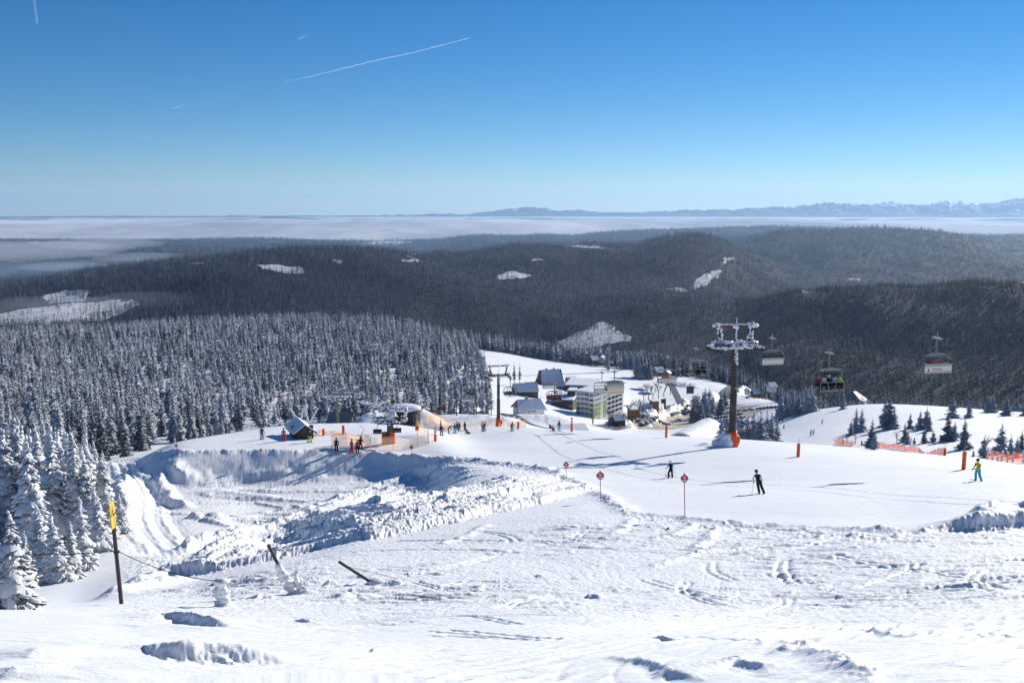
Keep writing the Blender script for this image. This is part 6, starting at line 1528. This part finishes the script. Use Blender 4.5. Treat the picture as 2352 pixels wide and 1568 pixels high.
# ---------------------------------------------------------------- sea of fog, far mountains, air
def build_far():
    # sea of fog: one thick cloud deck from behind the last hills to the mountains
    m = N('fog_cloud'); c = m.coord('Object')
    n = m.noise(.00022, 6, .6, m.coord('Object', (1, .35, 1)))
    col = m.mix(m.mapr(n, .38, .60), (.50, .48, .50), (1.0, .96, .92))
    m.bsdf(col, 1.0, 0, None, 0)
    a = np.radians(np.linspace(-60, 60, 420)); R = np.geomspace(13100, 29500, 150)
    A, RR = np.meshgrid(a, R); X, Y = RR * np.sin(A), RR * np.cos(A)
    Z = -300 - 190 * sstep(20000, 13400, RR) + 75 * fbm(X / 2200, Y / 4200, 701, 5, .6) + 25 * fbm(X / 700, Y / 1500, 707, 3)
    Z = Z + 60 * sstep(13500, 18000, RR) * np.maximum(0, fbm(X / 6000, Y / 9000, 703, 3))
    Zb = np.full_like(Z, -760)
    nr, nc = Z.shape
    V = np.concatenate([np.stack([X, Y, Z], -1).reshape(-1, 3), np.stack([X, Y, Zb], -1).reshape(-1, 3)])
    top = grid_faces(nr, nc); bot = top[:, ::-1] + nr * nc; o = nr * nc
    i = np.arange(nc - 1); f1 = np.stack([i, i + o, i + 1 + o, i + 1], 1)
    b = (nr - 1) * nc; f2 = np.stack([b + i, b + i + 1, b + i + 1 + o, b + i + o], 1)
    j = np.arange(nr - 1) * nc; f3 = np.stack([j, j + nc, j + nc + o, j + o], 1)
    k = j + nc - 1; f4 = np.stack([k, k + o, k + nc + o, k + nc], 1)
    ob = np_mesh('sea_of_fog', V, np.concatenate([top, bot, f1, f2, f3, f4]), m.m, True, kind=None)
    tag(ob, 'pale sea of fog filling the lowland up to the far mountains', 'fog', kind='stuff')
    # far mountains
    m = N('alpine_rock_snow'); g = m.n('NewGeometry'); sp = m.n('SeparateXYZ'); m.l(g.outputs['Position'], sp.inputs[0])
    n = m.noise(.0022, 6, .75, m.coord('Object'))
    f = m.mapr(m.math('ADD', n, m.mapr(sp.outputs['Z'], -250, 300, -.20, .12)), .47, .53)
    m.bsdf(m.mix(f, (.05, .07, .10), (.92, .92, .93)), .8, 0, None, .1)
    az = np.radians(np.linspace(-38, 38, 1500)); D = np.linspace(-1, 1, 44)
    uu = CX + F * np.tan(az) / CT
    prof = np.interp(uu, [-600,500,900,1000,1100,1160,1210,1260,1300,1400,1500,1620,1700,1800,1900,1980,2050,2110,2180,2230,2290,2352,2450,2700],
                     [-10,0,30,90,200,330,420,380,300,250,260,290,360,460,640,560,660,520,820,800,740,800,760,700])
    rid = .74 * prof[None] * (1 - np.abs(D[:, None]) ** 1.1)
    AA, DD = np.meshgrid(az, D); RR = 30500 + DD * 2000; X, Y = RR * np.sin(AA), RR * np.cos(AA)
    rg = 1 - np.abs(fbm(X / 1500, Y / 1800, 801, 6, .62)) * 3.2
    Z = -315 + 70 + np.where(rid > 0, rid, 0) * (.55 + .45 * rg) * .95 + 55 * fbm(X / 260, Y / 500, 811, 4, .7) * (1 - np.abs(DD))
    np_mesh('mountains', np.stack([X, Y, Z], -1).reshape(-1, 3), grid_faces(len(D), len(az)), m.m, False)
    # contrails
    m = N('ice_trail'); b = m.n('BsdfDiffuse'); b.inputs[0].default_value = (.9, .92, .96, 1)
    tr = m.n('BsdfTransparent'); mx = m.n('MixShader')
    at = m.n('Attribute'); at.attribute_name = 'fade'
    nz = m.noise(.0016, 4, .6, m.coord('Object'))
    m.l(m.math('MULTIPLY', at.outputs['Fac'], m.mapr(nz, .25, .6, .45, 1)), mx.inputs[0]); m.l(tr.outputs[0], mx.inputs[1]); tl = m.n('BsdfTranslucent'); tl.inputs[0].default_value = (.95, .96, 1, 1); ad = m.n('AddShader'); m.l(b.outputs[0], ad.inputs[0]); m.l(tl.outputs[0], ad.inputs[1]); m.l(ad.outputs[0], mx.inputs[2]); m.l(mx.outputs[0], m.out.inputs[0])
    def trail(pts, w0, w1, f0, f1, lab, alt=9000.0, wig=0.0):
        P = []
        for i in range(len(pts) - 1):
            for t in np.linspace(0, 1, 26)[:-1 if i < len(pts) - 2 else None]:
                P.append((pts[i][0] * (1 - t) + pts[i + 1][0] * t, pts[i][1] * (1 - t) + pts[i + 1][1] * t))
        Q = []
        for k, (u, v) in enumerate(P):
            v += wig * math.sin(k * .5) * (1 - k / len(P))
            dx, dy, dz = ray(u, v); s = alt / dz; Q.append(Vector((dx * s, dy * s, alt)))
        mb = MB(); n = len(Q)
        rad = [Q[i].length / F * (w0 + (w1 - w0) * i / (n - 1)) * random.uniform(.75, 1.25) for i in range(n)]
        mb.tube(Q, rad, 7)
        o = mb.build('contrail', m.m, smooth=True)
        fd = np.repeat([f0 + (f1 - f0) * i / (n - 1) for i in range(n)], 7)
        a = o.data.attributes.new('fade', 'FLOAT', 'POINT'); a.data.foreach_set('value', fd.astype(np.float32))
        return tag(o, lab, 'contrail')
    trail([(648, 189), (700, 179), (800, 155), (850, 142), (950, 121), (1077, 88)], 1.5, .5, .02, .19, 'long rising white contrail across the upper middle of the sky', wig=1.2)
    trail([(74, -22), (84, 54)], 1.0, .6, .04, .14, 'left strand of the short twin contrail at the top left corner')
    trail([(77.5, -22), (87, 54)], 1.0, .6, .04, .14, 'right strand of the short twin contrail at the top left corner')
    trail([(686, 90), (700, 84), (716, 76)], 2.4, 1.0, .06, .01, 'small smudge of cirrus above the long contrail')
    trail([(845, 242), (865, 231)], 1.0, .7, .08, .01, 'tiny white trail right of and below the long contrail')
    trail([(322, 321), (340, 312), (356, 305)], 1.0, .8, .06, .01, 'faint short trail low in the left part of the sky')
    trail([(398, 249), (430, 241)], 1.4, 1.0, .08, .02, 'very faint cirrus streak in the left part of the sky')
    # air
    m = N('haze_air'); pv = m.n('VolumePrincipled'); pv.inputs['Color'].default_value = (.42, .66, 1.0, 1)
    pv.inputs['Density'].default_value = HAZE_D; pv.inputs['Anisotropy'].default_value = .3
    m.l(pv.outputs[0], m.out.inputs[1])
    mb = MB(); x, z0, z1 = 36000, -900, HAZE_TOP
    mb.box((0, 16000, (z0 + z1) / 2), (2 * x, 36000, z1 - z0)); o = mb.build('haze', m.m)
    tag(o, 'thin bluish winter haze over the hills', 'haze', kind='stuff')
    # patches of valley mist on the left
    m = N('mist_air'); pv = m.n('VolumePrincipled'); pv.inputs['Color'].default_value = (.85, .9, 1.0, 1)
    pv.inputs['Density'].default_value = .0009; m.l(pv.outputs[0], m.out.inputs[1])
    m2 = N('valley_vapour'); pv = m2.n('VolumePrincipled'); pv.inputs['Color'].default_value = (.55, .74, 1.0, 1)
    pv.inputs['Density'].default_value = .00030; m2.l(pv.outputs[0], m2.out.inputs[1])
    az_, r_, z_ = polar(240, 640, 5000); mb = MB(); mb.lump((0, 0, 0), (1700, 900, 90), 12, .08, 24, 14); o = mb.build('mist_layer', m2.m, smooth=True)
    o.location = (r_ * math.sin(az_), r_ * math.cos(az_), z_); o.rotation_euler = (0, 0, -az_)
    tag(o, 'broad thin bluish vapour lying in the valley behind the left hill', 'mist', kind='stuff')
    for (u, v, r, rx, ry, rz) in [(40, 575, 6300, 620, 500, 55), (230, 560, 7400, 420, 400, 40), (320, 590, 5600, 260, 250, 22), (150, 612, 5200, 220, 200, 20), (100, 705, 1700, 130, 120, 16), (330, 690, 1800, 110, 100, 14)]:
        az_, r_, z_ = polar(u, v, r); mb = MB()
        mb.lump((0, 0, 0), (rx, ry, rz), int(u), .12, 20, 12); o = mb.build('mist_patch', m.m, smooth=True)
        o.location = (r_ * math.sin(az_), r_ * math.cos(az_), z_)
        tag(o, 'loose patch of valley mist drifting over the dark hills on the left', 'mist', kind='stuff')
HAZE_D = 3.3e-5; HAZE_TOP = 440.0
build_far()
# ---------------------------------------------------------------- light, sky, camera
SUN_AZ = math.radians(43); SUN_EL = math.radians(21.5)
w = bpy.data.worlds.new('World'); scene.world = w; w.use_nodes = True
nt = w.node_tree; bgn = nt.nodes['Background']
sky = nt.nodes.new('ShaderNodeTexSky'); sky.sky_type = 'NISHITA'; sky.sun_disc = False
sky.sun_elevation = SUN_EL; sky.sun_rotation = SUN_AZ
sky.altitude = 2500; sky.air_density = .92; sky.dust_density = .0; sky.ozone_density = 3.8
hs = nt.nodes.new('ShaderNodeHueSaturation'); hs.inputs['Saturation'].default_value = 1.30; nt.links.new(sky.outputs[0], hs.inputs['Color']); nt.links.new(hs.outputs[0], bgn.inputs[0]); bgn.inputs[1].default_value = .070
sd = bpy.data.lights.new('sun', 'SUN'); sd.energy = 4.6; sd.angle = math.radians(.5); sd.color = (1, .93, .82)
so = bpy.data.objects.new('sun', sd); COL.objects.link(so)
dv = Vector((math.sin(SUN_AZ) * math.cos(SUN_EL), math.cos(SUN_AZ) * math.cos(SUN_EL), math.sin(SUN_EL)))
so.rotation_euler = dv.to_track_quat('Z', 'Y').to_euler(); so.location = dv * 300
cd = bpy.data.cameras.new('camera'); co = bpy.data.objects.new('camera', cd); COL.objects.link(co)
cd.sensor_width = 36; cd.lens = F / 2352 * 36; cd.clip_start = .1; cd.clip_end = 300000
co.rotation_euler = (PI / 2 - TH, 0, 0); scene.camera = co
vs_ = scene.view_settings; vs_.view_transform = 'Standard'; vs_.look = 'None'; vs_.exposure = .44; vs_.gamma = 1
scene.cycles.max_bounces = 6; scene.cycles.diffuse_bounces = 3; scene.cycles.transparent_max_bounces = 12
scene.cycles.volume_bounces = 1
